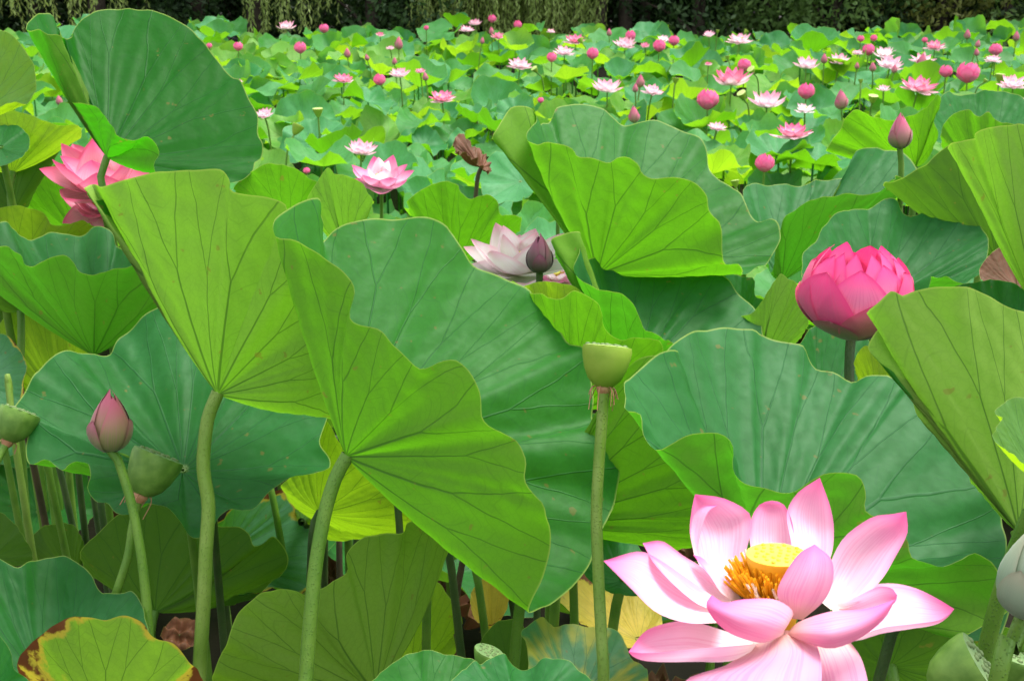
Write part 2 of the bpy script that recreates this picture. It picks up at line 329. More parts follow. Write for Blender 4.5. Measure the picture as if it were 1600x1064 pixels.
def leaf(label, mat, C, rim, stalk=None, sr=.010, smat='stalk', bow=.05, ruf=.010, puck=.010, flip=False, seed=None, nt_=252, nr=30, group=None):
    d0 = C[2]; rr = np.random.default_rng(seed if seed is not None else int(C[0]*7+C[1]*13) % 99991)
    rim3 = atn([(x, y, d0+dd) for x, y, dd in interp_dd(rim)]); c3 = at(*C)
    Rm = crom(rim3, nt_, True); F, UV, sv = disc_topology(nt_, nr, NVEIN)
    D = Rm-c3; L = np.linalg.norm(D, axis=1)[:, None]
    tan = np.roll(Rm, -1, 0)-np.roll(Rm, 1, 0); N = np.cross(D, tan)
    up = N.sum(0)
    if (up[2] < 0) != flip: N = -N; F = F[:, ::-1]; UV = UV.reshape(-1, 4, 2)[:, ::-1].reshape(-1, 2)
    for _ in range(6): N = (np.roll(N, 1, 0)+N*2+np.roll(N, -1, 0))/4
    ax = N.sum(0); ax /= np.linalg.norm(ax)+1e-9
    N /= np.linalg.norm(N, axis=1)[:, None]+1e-9; N = N+.25*ax; N /= np.linalg.norm(N, axis=1)[:, None]+1e-9
    wq = rr.uniform(0, 6.28, 3)
    def warp(t_): return t_*NVEIN+.30*np.sin(2*np.pi*2*t_+wq[0])+.14*np.sin(2*np.pi*5*t_+wq[1])+.09*np.sin(2*np.pi*9*t_+wq[2])
    UV = UV.copy(); UV[:, 0] = warp(UV[:, 0]/NVEIN)+20
    t = np.arange(nt_)/nt_; uu = warp(t)+20; fr = np.abs((uu % 1)-.5)*2       # 0 on a vein
    ph = rr.uniform(0, 6.28, 9); rad = float(L.mean())
    pa = 1+.8*np.sin(2*np.pi*4*t+ph[8])+.5*np.sin(2*np.pi*7*t+ph[5]); P = np.empty((nr+1, nt_, 3))
    lowf = (np.sin(2*np.pi*3*t+ph[0])+.8*np.sin(2*np.pi*5*t+ph[1])+.6*np.sin(2*np.pi*8*t+ph[2]))
    hif = np.sin(2*np.pi*13*t+ph[3])+.7*np.sin(2*np.pi*19*t+ph[4])+.5*np.sin(2*np.pi*29*t+ph[7])
    for i, s in enumerate(sv):
        h = -bow*L[:, 0]*np.sin(np.pi*s**.8)                               # sag between hub and rim
        h = h+.012*rad*lowf*s*(1-s)*4*.8
        h = h+puck*rad*(np.sqrt(fr)-.55)*pa*min(1, s*2.2)*(1-.6*s**4)         # panes swell between the ribs
        h = h+ruf*rad*hif*s**5
        h = h+.006*rad*np.sin(uu*2.1*np.pi+ph[5]+s*17)*np.sin(s*23+ph[6]+4*lowf)*s
        P[i] = c3+D*s+N*h[:, None]
    V = P.reshape(-1, 3)
    root = thing('lotus_leaf', label, 'lotus leaf', (c3[0], c3[1], 0), group)
    part('blade', mesh('blade', V, F, UV, [mat]), root)
    hubz = V[:nt_].mean(0)
    if stalk is None: SPt = [hubz+ax*.002, hubz-ax*.03+np.array([0, 0, -.03]), np.array([c3[0]-ax[0]*.06, c3[1]-ax[1]*.06+.02, c3[2]-.25])]
    else: SPt = [hubz+ax*.002]+[at(p[0], p[1], d0+(p[2] if len(p) > 2 else .0)) for p in stalk]
    add_stalk(root, SPt, sr, smat)
    return root

# --- front rank
leaf('big folded lotus leaf, bright underside flap in front, blue green upper face behind it', 'green', (541, 713, 2.0),
     [(425, 372, -.02), (455, 375), (480, 383), (520, 410, -.04), (545, 440), (549, 498, -.06), (590, 516), (622, 540), (655, 577, -.10), (690, 568), (712, 566), (740, 583), (754, 615, -.13), (750, 655), (782, 680),
      (808, 692), (825, 718, -.15), (820, 750), (838, 775), (856, 795, -.15), (857, 860), (848, 905), (826, 956, -.10), (850, 950), (885, 925, 0), (905, 905), (922, 880), (938, 832, .10), (950, 808), (966, 775, .14), (968, 700), (955, 668), (928, 655, .2), (926, 610), (916, 552, .24), (888, 535),
      (868, 500, .27), (845, 478), (815, 450, .29), (785, 432), (742, 415, .3), (718, 385), (698, 352, .3), (660, 342), (620, 338, .28), (560, 346), (520, 362, .24), (506, 378, .2), (500, 330, .12), (494, 310, .08), (465, 318, .05), (432, 342, .0)],
     stalk=[(525, 745), (508, 800), (494, 880), (484, 980), (478, 1064), (474, 1130)], sr=.0115, bow=.03)
leaf('tall umbrella shaped lotus leaf showing its pale ribbed underside, on a thick pale stalk', 'pale', (340, 616, 2.28),
     [(134, 298, -.05), (142, 288, .0), (158, 292), (185, 284, -.05), (215, 276), (255, 268, -.12), (300, 265), (342, 268, -.16), (360, 282), (362, 297, -.16), (385, 303), (420, 308, -.15), (446, 322), (447, 352), (480, 398, -.12), (505, 440), (545, 520, -.05), (548, 600, 0), (525, 653, .05), (520, 640, .16),
      (480, 560, .3), (430, 470, .36), (360, 400, .36), (290, 350, .32), (225, 330, .25), (180, 322, .12), (160, 312, 0)],
     stalk=[(326, 650), (320, 690), (318, 735), (326, 790), (322, 860), (318, 950), (312, 1050), (311, 1120)], sr=.0125, smat='stalk_pale', bow=.03)
leaf('wide blue green lotus leaf with its pale hub in view beside the dusky pointed bud', 'teal', (285, 735, 2.62),
     [(270, 474, .32), (235, 487), (208, 507, .3), (188, 528), (172, 555, .26), (140, 553), (103, 547, .2), (70, 568), (45, 602, .12), (19, 640, .06), (30, 646, .03), (46, 652), (40, 700, -.02), (46, 724, -.04), (75, 722), (97, 737, -.06), (107, 726), (120, 718), (138, 722, -.08), (141, 745),
      (136, 766, -.12), (150, 782), (167, 785, -.14), (180, 799), (203, 805, -.17), (220, 791), (235, 786, -.17), (258, 795), (284, 815, -.2), (298, 836), (313, 840, -.22), (330, 832), (346, 808, -.2), (365, 795), (395, 791, -.17), (420, 771), (447, 751, -.12), (480, 741), (508, 735, -.05), (516, 718, 0), (500, 690, .05), (520, 600, .16), (470, 520, .26), (390, 470, .32), (330, 462, .34)],
     sr=.010, bow=.04, puck=.014)
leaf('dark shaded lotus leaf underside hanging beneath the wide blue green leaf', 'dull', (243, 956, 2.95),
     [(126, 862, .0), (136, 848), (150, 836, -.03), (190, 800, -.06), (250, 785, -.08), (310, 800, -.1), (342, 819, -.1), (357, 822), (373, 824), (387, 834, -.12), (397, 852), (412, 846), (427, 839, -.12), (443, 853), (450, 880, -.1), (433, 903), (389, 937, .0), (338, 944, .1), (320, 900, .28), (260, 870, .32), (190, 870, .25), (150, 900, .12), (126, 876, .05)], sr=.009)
leaf('dark blue green lotus leaf filling the shade beneath the left plants', 'teal', (70, 1070, 2.25),
     [(-60, 880, .1), (-20, 866, .15), (12, 880), (30, 886, .15), (50, 876), (92, 868, .2), (122, 879), (142, 897, .15), (160, 926), (208, 925, .08), (226, 960, .02), (232, 1010, -.05), (205, 1090, -.15), (120, 1150, -.22), (0, 1150, -.22), (-80, 1080, -.1), (-90, 960, .0)])
leaf('low lotus leaf with brown burnt patches and a yellow rim', 'burnt', (172, 1128, 1.9),
     [(28, 1036, -.02), (40, 1014), (60, 995, -.05), (88, 974), (130, 962, -.07), (165, 968), (200, 962, -.08), (226, 975), (247, 1000, -.08), (275, 1009), (298, 1034, -.06), (318, 1066), (330, 1120, .0), (290, 1140, .12), (200, 1110, .2), (110, 1100, .18), (40, 1100, .08)])
leaf('glaucous cupped lotus leaf on the left with a wavy green outer side', 'teal', (147, 556, 3.06),
     [(-80, 400, -.02), (-30, 388, -.06), (0, 385, -.1), (14, 386), (27, 398), (36, 414, -.13), (52, 414), (74, 404), (98, 401, -.16), (115, 411), (126, 424), (140, 430, -.16), (166, 423), (196, 419, -.15), (220, 411), (238, 421), (264, 423, -.08), (277, 468, -.0), (265, 450, .1), (259, 421, .16), (237, 398), (217, 391, .26), (200, 392), (186, 387), (177, 367, .33), (159, 356), (142, 355), (124, 369, .36), (100, 366), (78, 365, .36), (44, 374), (20, 358, .3), (0, 349), (-30, 352, .22), (-80, 370, .1)], sr=.009, bow=.03)
leaf('tall lotus leaf like a raised sail, its dark green upper face toward the pond bank', 'deep', (167, 246, 3.0),
     [(44, 50, -.03), (44, 36, .02), (56, 25, .08), (69, 20, .12), (81, 22, .14), (87, 38, .14), (94, 54, .12), (102, 62, .10), (113, 57, .16), (118, 42, .2), (129, 32), (149, 20, .24), (169, 14), (195, 13, .26), (213, 16), (233, 15), (250, 22, .26), (271, 29), (298, 44, .24), (313, 63), (338, 91, .2), (362, 121), (376, 127, .17), (389, 156), (403, 179, .12), (403, 210), (411, 228, .08), (409, 244), (399, 251, .05), (394, 271), (365, 286, .0), (300, 284, -.06), (262, 275, -.1),
      (246, 272, -.13), (244, 255), (251, 241, -.15), (244, 224), (230, 215, -.15), (210, 222), (184, 211, -.14), (173, 194), (162, 177, -.12), (146, 167), (125, 163, -.07), (108, 150, .0), (104, 132, .0), (112, 114, -.02), (104, 82, -.04), (94, 56, -.05), (76, 54), (61, 47, -.06)],
     stalk=[(163, 258), (157, 282), (168, 306), (205, 345), (255, 410, .05), (285, 520, .1)], sr=.009, smat='stalk', bow=.025)
leaf('big cupped lotus leaf with bright yellow green flap standing behind the pale flower', 'green', (934, 428, 2.75),
     [(770, 216, -.02), (776, 200), (786, 186), (801, 167, .02), (818, 166), (834, 173, .05), (841, 187, .02), (830, 198, .0), (822, 212, -.04), (836, 229, -.08), (855, 222), (882, 223, -.1), (895, 233), (902, 246), (926, 250, -.13), (950, 257), (966, 244), (983, 243, -.15), (997, 257), (1001, 271), (1017, 279, -.15), (1065, 280), (1085, 286), (1104, 304, -.14), (1108, 326), (1124, 350), (1129, 394, -.1), (1134, 411), (1155, 410, -.08), (1161, 424), (1151, 431, -.04), (1165, 428, .0), (1195, 414, .06), (1209, 395), (1219, 375, .1), (1216, 355), (1204, 342), (1185, 341, .16), (1168, 328), (1157, 304, .22), (1136, 290), (1111, 267, .3), (1104, 235), (1085, 213, .36), (1065, 202), (1031, 188, .38), (1004, 193), (983, 196), (968, 192, .38), (953, 182), (943, 169), (919, 162, .38), (889, 166), (868, 173, .34), (861, 187), (845, 194, .28), (815, 240, .16), (790, 235, .06)], bow=.025)
leaf('broad blue green lotus leaf with a wavy front flap, standing behind the open pink flower', 'teal', (1195, 890, 1.72),
     [(973, 600, .0), (985, 590), (1004, 573, .06), (1030, 552), (1058, 551, .12), (1045, 545, .18), (1062, 530, .22), (1094, 516), (1134, 512, .28), (1175, 513), (1188, 524, .3), (1222, 536), (1252, 539, .3), (1266, 553), (1276, 573), (1303, 587, .28), (1331, 597), (1354, 588), (1385, 585, .26), (1408, 597), (1416, 604), (1430, 599, .24), (1490, 650, .2), (1540, 720, .16), (1566, 800, .12), (1575, 880, .06), (1578, 940, .0), (1560, 1000, -.06), (1500, 1000, -.10), (1575, 955, -.1), (1572, 915, -.11), (1550, 881), (1520, 868, -.12), (1480, 880), (1428, 870, -.12), (1415, 842), (1372, 812, -.11), (1354, 795), (1356, 770), (1340, 742, -.1), (1292, 740), (1240, 768, -.08), (1185, 762), (1154, 742, -.07), (1145, 702), (1122, 681, -.06), (1085, 678), (1046, 692, -.05), (1027, 698), (1005, 676, -.04), (997, 649), (976, 641), (978, 620, -.02)], bow=.02)
leaf('smooth pale green lotus leaf on the right, overlapping the deep pink bud', 'pale', (1592, 832, 1.6),
     [(1354, 489, -.05), (1371, 472), (1392, 455, -.06), (1402, 458), (1412, 463), (1432, 455, -.06), (1466, 448), (1510, 448, -.06), (1544, 462), (1581, 482, -.04), (1640, 500, 0), (1720, 560, .05), (1740, 700, .1), (1700, 800, .12), (1640, 700, .2), (1600, 640, .22), (1560, 700, .18), (1556, 756, .06), (1523, 754, .02), (1510, 732), (1503, 708, .0), (1493, 685), (1466, 665, -.02), (1437, 652), (1427, 631, -.03), (1429, 600), (1398, 583, -.04), (1371, 561), (1358, 546, -.04), (1362, 529), (1381, 503, -.04), (1372, 498)], bow=.02)
leaf('small young lotus leaf curling in at the right, below the smooth pale one', 'yellow', (1640, 760, 1.4),
     [(1554, 642, 0), (1568, 630), (1584, 621, .03), (1620, 625), (1680, 660, .05), (1700, 740, .02), (1640, 730, -.05), (1600, 722, -.07), (1562, 695, -.06), (1550, 681, -.05), (1564, 655, -.02)])
# --- lower middle
leaf('upright dull green leaf underside with dark ribs below the big folded leaf', 'dull2', (586, 1082, 2.2),
     [(331, 1060, -.0), (352, 1010, -.06), (365, 971), (386, 944, -.1), (413, 924), (440, 919, -.12), (463, 924), (480, 931), (504, 921, -.13), (518, 905), (542, 892, -.12), (545, 864), (567, 839, -.1), (594, 834), (626, 832, -.06), (640, 818), (655, 813, .0), (690, 830, .05), (700, 860, .1), (664, 897, .12), (648, 922, .14), (622, 980, .15), (560, 1000, .3), (450, 1030, .32), (360, 1060, .15)], bow=.03)
leaf('bright yellow green leaf with a torn wavy edge among the stems under the folded leaf', 'yellow', (640, 1060, 2.62),
     [(600, 960, 0), (640, 930, -.05), (680, 908, -.06), (700, 930), (716, 950, -.05), (722, 972), (708, 985), (712, 1020, 0), (690, 1050, .1), (600, 1060, .1)])
leaf('blue green lotus leaf rising low beneath the dull ribbed underside', 'green', (670, 1120, 1.72),
     [(560, 1100, 0), (582, 1064, .06), (608, 1039), (645, 1019, .1), (665, 1015), (689, 1020), (740, 1031, .1), (780, 1070, .05), (770, 1140, -.05), (670, 1190, -.12), (590, 1160, -.08)])
leaf('pale waxy lotus leaf with three rounded lobes below the yellowing leaves', 'teal', (815, 1110, 1.52),
     [(690, 1090, 0), (706, 1063, .04), (738, 1034, .07), (751, 1039), (767, 1026), (788, 1022, .09), (802, 1040), (822, 1046), (845, 1032, .1), (868, 1027), (889, 1032), (903, 1046, .08), (928, 1066), (940, 1120, 0), (860, 1170, -.1), (750, 1160, -.1)])
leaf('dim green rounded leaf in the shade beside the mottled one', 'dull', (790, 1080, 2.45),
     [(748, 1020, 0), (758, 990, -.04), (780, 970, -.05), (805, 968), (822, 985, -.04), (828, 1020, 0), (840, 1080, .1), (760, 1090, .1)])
leaf('lotus leaf mottled yellow between its green veins, at the foot of the seed pod stalk', 'mottled', (905, 1085, 1.95),
     [(814, 988, .05), (832, 972), (851, 963, .1), (865, 979), (895, 974, .13), (926, 980), (956, 980, .13), (974, 998), (988, 1030, .06), (1012, 1048, .0), (1000, 1110, -.1), (900, 1140, -.15), (830, 1080, -.06), (825, 1015, 0)])
leaf('yellow withered lotus leaf with brown stain behind the pink flower', 'wither', (1000, 1000, 2.5),
     [(868, 930, .0), (885, 905), (910, 895, .1), (950, 886, .15), (990, 905), (1020, 935, .1), (1035, 970), (1030, 1010, -.02), (985, 1012, -.1), (930, 985, -.1), (905, 970, -.06)], smat='stalk_brown')
leaf('small yellow withered scrap of leaf among the dark stems', 'wither', (770, 985, 2.95),
     [(735, 930, 0), (752, 905), (775, 900, .05), (795, 925), (790, 955, 0), (770, 975, -.06), (742, 968, -.04)], smat='stalk_brown')
leaf('glaucous grey green leaf peeping out left of the open pink flower', 'teal', (975, 905, 2.3),
     [(905, 885, -.05), (915, 850, 0), (939, 827, .05), (966, 827), (987, 839, .08), (1003, 860), (1040, 900, .05), (1000, 930, -.08), (940, 920, -.1)])
leaf('green lotus leaf underside with strong ribs between the seed pod and the pink flower', 'green', (850, 815, 2.22),
     [(940, 640, -.05), (960, 600, -.08), (1000, 560, -.1), (1060, 560, -.12), (1100, 620, -.13), (1130, 700, -.13), (1130, 790, -.12), (1110, 850, -.08), (1050, 858, .0), (990, 842, .1), (935, 832, .2), (950, 780, .3), (980, 720, .3), (960, 680, .2)], bow=.03)
leaf('light green leaf behind the stalk of the big folded leaf', 'yellow', (500, 800, 2.85),
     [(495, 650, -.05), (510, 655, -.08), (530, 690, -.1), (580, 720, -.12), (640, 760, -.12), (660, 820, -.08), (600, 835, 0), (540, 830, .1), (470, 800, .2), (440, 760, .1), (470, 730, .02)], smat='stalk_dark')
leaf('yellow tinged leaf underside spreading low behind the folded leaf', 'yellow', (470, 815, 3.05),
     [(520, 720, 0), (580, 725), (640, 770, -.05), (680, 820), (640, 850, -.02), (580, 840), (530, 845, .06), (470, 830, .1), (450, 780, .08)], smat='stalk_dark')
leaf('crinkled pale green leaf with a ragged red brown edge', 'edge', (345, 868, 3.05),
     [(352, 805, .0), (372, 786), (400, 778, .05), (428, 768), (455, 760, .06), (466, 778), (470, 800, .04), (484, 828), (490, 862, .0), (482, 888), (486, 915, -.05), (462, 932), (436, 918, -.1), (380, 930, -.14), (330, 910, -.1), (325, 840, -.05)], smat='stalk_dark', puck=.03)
# --- left
leaf('dim lotus leaf on a bare stalk half hidden behind the glaucous cupped leaf', 'dull', (32, 486, 3.4),
     [(-60, 440, -.02), (-20, 425, -.08), (20, 430, -.1), (60, 445, -.1), (90, 470, -.06), (65, 482, .03), (40, 476, .15), (0, 470, .15), (-40, 470, .1)], stalk=[(33, 500), (33, 545), (30, 640)], sr=.010)
leaf('yellow green lotus leaf glowing behind the glaucous cupped leaf', 'yellow', (110, 640, 3.55),
     [(-20, 540, 0), (0, 505, -.04), (18, 487), (42, 480, -.08), (85, 490), (140, 552, -.08), (160, 600, -.04), (110, 630, .06), (60, 640, .08), (30, 620, .08), (-10, 590, .05)])
leaf('dark torn leaf with reddish spots at the left margin', 'edge', (-45, 590, 2.95),
     [(-90, 530, 0), (-20, 520, .05), (10, 524, .06), (30, 545), (42, 572, .04), (36, 600), (40, 630, 0), (20, 640), (0, 655, -.06), (-60, 660, -.1)])
leaf('smooth yellow green lotus leaf rising left of the raised sail leaf', 'yellow', (-60, 190, 3.2),
     [(-120, 70, .1), (-50, 48, .06), (0, 48, .05), (20, 56), (40, 80, .02), (54, 106), (56, 140, -.02), (40, 164), (20, 160), (0, 166, -.08), (-60, 215, -.1), (-130, 160, 0)], flip=False)
leaf('bright yellow green leaf spread low behind the pink flower on the left', 'yellow', (20, 270, 3.7),
     [(-60, 190, .0), (0, 172, -.05), (30, 175), (60, 185, -.08), (90, 196), (122, 196, -.08), (126, 215), (100, 222, 0), (70, 240, .05), (0, 260, .12), (-60, 240, .1)])
leaf('grey green leaf lying under the bright yellow green one on the left', 'teal', (0, 230, 3.55),
     [(-60, 200, .1), (0, 190, .12), (30, 198), (46, 216, .05), (40, 240, -.05), (0, 260, -.1), (-60, 250, -.05)])
leaf('folded dim green lotus leaf left of the rosy flower, like a half rolled cone', 'dull', (22, 330, 3.8),
     [(-50, 260, 0), (-10, 240, -.04), (10, 238, .0), (25, 250, .06), (26, 275, .02), (24, 240, -.05), (45, 222, -.08), (75, 224, -.1), (96, 226, -.1), (85, 250, -.05), (60, 290, .0), (40, 325, .08), (0, 318, .15), (-50, 310, .1)])
leaf('green ribbed lotus leaf underside behind the rosy flower on the left', 'green', (128, 375, 3.95),
     [(36, 322, -.02), (45, 290, -.06), (75, 262), (110, 255, -.1), (160, 275), (190, 310, -.1), (215, 345, -.04), (200, 370, .1), (140, 360, .2), (80, 355, .15)])
leaf('yellow green wavy leaf tucked above the glaucous cupped leaf', 'yellow', (40, 420, 3.65),
     [(-30, 340, -.05), (0, 325, -.08), (30, 322, -.1), (62, 330), (84, 352, -.08), (110, 350), (130, 345, -.08), (150, 355), (170, 365, 0), (120, 380, .15), (40, 375, .2), (-30, 380, .15)])
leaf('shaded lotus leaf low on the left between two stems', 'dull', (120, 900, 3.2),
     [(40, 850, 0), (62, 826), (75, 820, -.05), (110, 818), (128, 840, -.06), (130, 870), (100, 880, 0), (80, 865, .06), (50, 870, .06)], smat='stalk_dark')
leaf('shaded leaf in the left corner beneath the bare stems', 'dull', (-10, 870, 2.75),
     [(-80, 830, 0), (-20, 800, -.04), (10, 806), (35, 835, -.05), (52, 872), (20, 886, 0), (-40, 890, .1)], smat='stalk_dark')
leaf('small pale leaf sliver poking up left of the burnt leaf', 'teal', (-20, 1080, 1.7),
     [(-60, 1010, 0), (-10, 990, .02), (8, 1003), (18, 1022, .02), (22, 1045), (46, 1066, 0), (30, 1110, -.06), (-40, 1130, -.1)])
# --- middle
leaf('green lotus leaf cup between the raised sail leaf and the big folded leaf', 'green', (455, 360, 3.1),
     [(365, 296, -.04), (380, 278), (411, 258, -.1), (440, 257), (467, 267, -.12), (486, 280), (500, 290, -.08), (530, 320, 0), (500, 330, .1), (440, 320, .2), (390, 310, .12)])
leaf('pale green curved leaf left of the pink flower with white centre', 'pale', (545, 395, 3.0),
     [(478, 320, 0), (492, 290, -.04), (512, 262, -.06), (522, 272), (545, 275, -.1), (566, 288), (582, 314, -.1), (575, 332), (560, 345, -.04), (620, 370, .1), (560, 370, .2), (500, 350, .15)])
leaf('green ribbed leaf with lobed edge right of the pink flower with white centre', 'green', (712, 415, 3.4),
     [(636, 320, -.02), (648, 304), (675, 288, -.1), (697, 284), (716, 289, -.12), (720, 302), (734, 311), (760, 304, -.14), (775, 313), (784, 335, -.12), (815, 340, -.05), (800, 370, .1), (730, 360, .2), (660, 350, .15)])
leaf('blue green twisted lotus leaf right of the pale flower and its dark bud', 'teal', (985, 600, 2.5),
     [(860, 379, -.05), (880, 366), (902, 362, -.02), (903, 372, .02), (893, 381, .0), (908, 394, -.04), (895, 418, -.06), (899, 431), (910, 441, -.1), (929, 448), (950, 455), (973, 458, -.13), (987, 468), (993, 492), (1007, 516, -.13), (1027, 519), (1041, 530, -.1), (1080, 560, .0), (1130, 590, .08), (1188, 540, .14), (1188, 500, .2), (1172, 475), (1148, 451, .26), (1121, 424), (1094, 414, .3), (1068, 412), (1041, 409), (1020, 403, .32), (1004, 392), (980, 386, .32), (960, 387), (937, 399, .26), (917, 407, .15), (890, 420, .05)], bow=.02)
leaf('yellow green lobed leaf underside just above the yellow green seed pod', 'green', (905, 640, 2.34),
     [(800, 440, -.02), (826, 457, -.06), (851, 460), (875, 468, -.1), (895, 455), (912, 457, -.13), (933, 475), (940, 486), (943, 509, -.13), (960, 526), (980, 534, -.1), (1000, 526), (1021, 529, -.08), (1036, 545), (1020, 600, 0), (980, 620, .1), (900, 560, .25), (840, 500, .2)])
leaf('light green leaf rim showing beneath the pale flower', 'yellow', (880, 560, 2.46),
     [(800, 470, 0), (821, 446, -.04), (851, 440), (873, 442, -.06), (905, 452), (930, 490, -.04), (920, 540, .1), (850, 530, .15)])
leaf('pale yellow green leaf left of the deep pink bud', 'pale', (1185, 575, 2.72),
     [(1150, 500, 0), (1178, 487, -.04), (1200, 455), (1219, 428, -.06), (1230, 436), (1243, 441, -.08), (1258, 475), (1263, 506, -.06), (1246, 533, 0), (1220, 545, .08), (1180, 530, .12)])
leaf('blue green leaf strip between the twisted leaf and the pale yellow green one', 'teal', (1150, 520, 2.95),
     [(1120, 425, .05), (1135, 425), (1160, 432, .06), (1178, 436), (1180, 462, .0), (1195, 472), (1175, 500, -.05), (1130, 500, -.05)])
leaf('glaucous leaf showing below the deep pink bud around its stalk', 'teal', (1290, 640, 2.3),
     [(1240, 545, .0), (1252, 535), (1267, 512, .08), (1300, 505), (1345, 520, .1), (1372, 560, .05), (1370, 610, -.04), (1300, 640, -.1), (1250, 600, -.06)])
leaf('yellow green leaf edge wedged between the bud stalk and the pale leaf', 'yellow', (1380, 650, 2.02),
     [(1335, 570, 0), (1340, 552, -.02), (1354, 540, -.03), (1380, 555), (1420, 590, -.03), (1430, 620, .02), (1380, 625, .08), (1345, 600, .06)])
# --- right
leaf('fan shaped waxy lotus leaf directly behind the deep pink bud', 'teal', (1372, 470, 2.95),
     [(1253, 402, -.02), (1262, 388), (1276, 376, .05), (1282, 360), (1293, 348, .1), (1304, 335), (1331, 328, .15), (1358, 325), (1381, 313, .18), (1402, 314), (1415, 335, .18), (1432, 337), (1456, 325, .2), (1476, 318), (1500, 315, .2), (1518, 328), (1530, 346, .16), (1540, 367), (1545, 385, .1), (1538, 418), (1523, 435, .02), (1496, 441), (1478, 434, -.04), (1456, 431), (1452, 447, -.08), (1400, 520, -.15), (1320, 510, -.15), (1260, 450, -.1)], puck=.02)
leaf('blue grey lotus leaf with a standing fold behind the fan shaped leaf', 'teal', (1222, 440, 3.35),
     [(1160, 300, .15), (1175, 285, .2), (1192, 291), (1229, 287, .25), (1249, 291), (1297, 279, .3), (1336, 279, .3), (1338, 258, .25), (1336, 238, .2), (1358, 232, .22), (1398, 234, .22), (1422, 250, .2), (1435, 268, .15), (1434, 282, .05), (1405, 278, -.02), (1391, 282, -.08), (1375, 300), (1347, 306, -.1), (1317, 301), (1297, 308, -.12), (1256, 318), (1230, 338, -.12), (1212, 380, -.1), (1204, 425, -.05), (1180, 380, .05), (1165, 330, .1)], bow=.02)
leaf('green ribbed leaf underside behind the pointed bud on the right', 'green', (1430, 262, 3.85),
     [(1292, 238, -.02), (1300, 220), (1311, 206, -.08), (1320, 186), (1337, 172, -.12), (1358, 179), (1381, 188, -.14), (1415, 184), (1442, 172, -.15), (1466, 149), (1470, 163, -.12), (1459, 189), (1466, 211, -.08), (1449, 243, 0), (1400, 240, .15), (1340, 235, .15)])
leaf('waxy blue green leaf spread far right behind the ribbed undersides', 'teal', (1530, 250, 4.1),
     [(1455, 190, .0), (1465, 160, .08), (1480, 143), (1500, 150, .14), (1540, 142), (1575, 145, .16), (1610, 160, .1), (1640, 210, .0), (1580, 240, -.1), (1500, 240, -.12), (1465, 220, -.06)])
leaf('wavy edged green leaf under the far right waxy leaf', 'green', (1540, 300, 3.75),
     [(1470, 215, -.04), (1475, 195), (1490, 178, -.08), (1512, 172), (1530, 182, -.1), (1545, 176), (1560, 190, -.1), (1600, 200, -.06), (1620, 240, .05), (1540, 250, .15), (1480, 240, .06)])
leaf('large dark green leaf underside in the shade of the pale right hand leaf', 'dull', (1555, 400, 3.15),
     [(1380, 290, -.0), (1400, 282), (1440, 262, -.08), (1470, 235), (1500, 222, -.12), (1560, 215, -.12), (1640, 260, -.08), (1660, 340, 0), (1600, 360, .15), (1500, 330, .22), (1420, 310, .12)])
leaf('tall pale lotus leaf underside at the right margin above the smooth pale leaf', 'pale', (1618, 480, 2.3),
     [(1483, 227, -.03), (1505, 221), (1527, 216, -.06), (1526, 207), (1550, 200, -.1), (1578, 195), (1605, 196, -.1), (1660, 220, -.05), (1700, 320, .05), (1660, 380, .16), (1600, 340, .25), (1540, 290, .18), (1500, 250, .05)], bow=.02)
leaf('glaucous leaf rim lying behind the smooth pale leaf on the right', 'teal', (1570, 540, 2.35),
     [(1490, 470, .0), (1500, 446, .05), (1530, 440), (1560, 437, .1), (1600, 450), (1660, 480, .05), (1640, 560, -.1), (1540, 580, -.12)])
leaf('dark reddish dying leaf in the gap beside the tall pale leaf', 'dead', (1590, 450, 2.7),
     [(1530, 430, 0), (1540, 405), (1565, 385, .05), (1590, 390), (1620, 410, .02), (1620, 450, -.05), (1560, 462, -.06)], smat='stalk_brown')
leaf('dark green ribbed leaf low on the right below the pink flower', 'dull', (1390, 1040, 1.9),
     [(1330, 990, -.02), (1370, 960, -.05), (1450, 950), (1520, 985, -.06), (1600, 980, -.04), (1640, 1040, .05), (1560, 1120, .1), (1440, 1130, .1), (1350, 1100, .05)])

# ------------------------------------------------------------------ flowers, buds, pods
def patch_mesh(P, mat, tint=0):             # P: (nv+1, nu+1, 3)
    nv, nu = P.shape[0]-1, P.shape[1]-1; F = gridf(nu, nv)
    U, Vv = np.meshgrid(np.linspace(0, 1, nu+1), np.linspace(0, 1, nv+1)); uvv = np.stack([U, Vv], -1).reshape(-1, 2)
    return P.reshape(-1, 3), F, uvv[F].reshape(-1, 2)
def petal_open(az, a0, a1, ln, wd, cup, nu=8, nv=12, twist=0, r0=.02):
    """petal that leaves the axis at angle a0 from vertical and bends to a1 at its tip"""
    s = np.linspace(0, 1, nv+1); ang = a0+(a1-a0)*s**.8
    dr = np.sin(ang); dz = np.cos(ang); r = r0+np.r_[0, np.cumsum((dr[1:]+dr[:-1])/2)]*ln/nv; z = np.r_[0, np.cumsum((dz[1:]+dz[:-1])/2)]*ln/nv
    wv = wd*(np.sin(np.pi*np.clip(s, 0, 1)**.82)**.72*(1-.25*s)+.12*(1-s)); wv[-1] = wd*.015
    u = np.linspace(-1, 1, nu+1)
    x = u[None]*wv[:, None]; off = cup*(u[None]**2)*wv[:, None]*(1+.3*s[:, None])+.10*wv[:, None]*twist*u[None]*np.sin(s*5)[:, None]
    nr_ = -np.cos(ang)[:, None]; nz = np.sin(ang)[:, None]        # inner normal
    rr = r[:, None]+nr_*off; zz = z[:, None]+nz*off
    ca, sa = math.cos(az), math.sin(az)
    return np.stack([rr*ca-x*sa, rr*sa+x*ca, zz], -1)
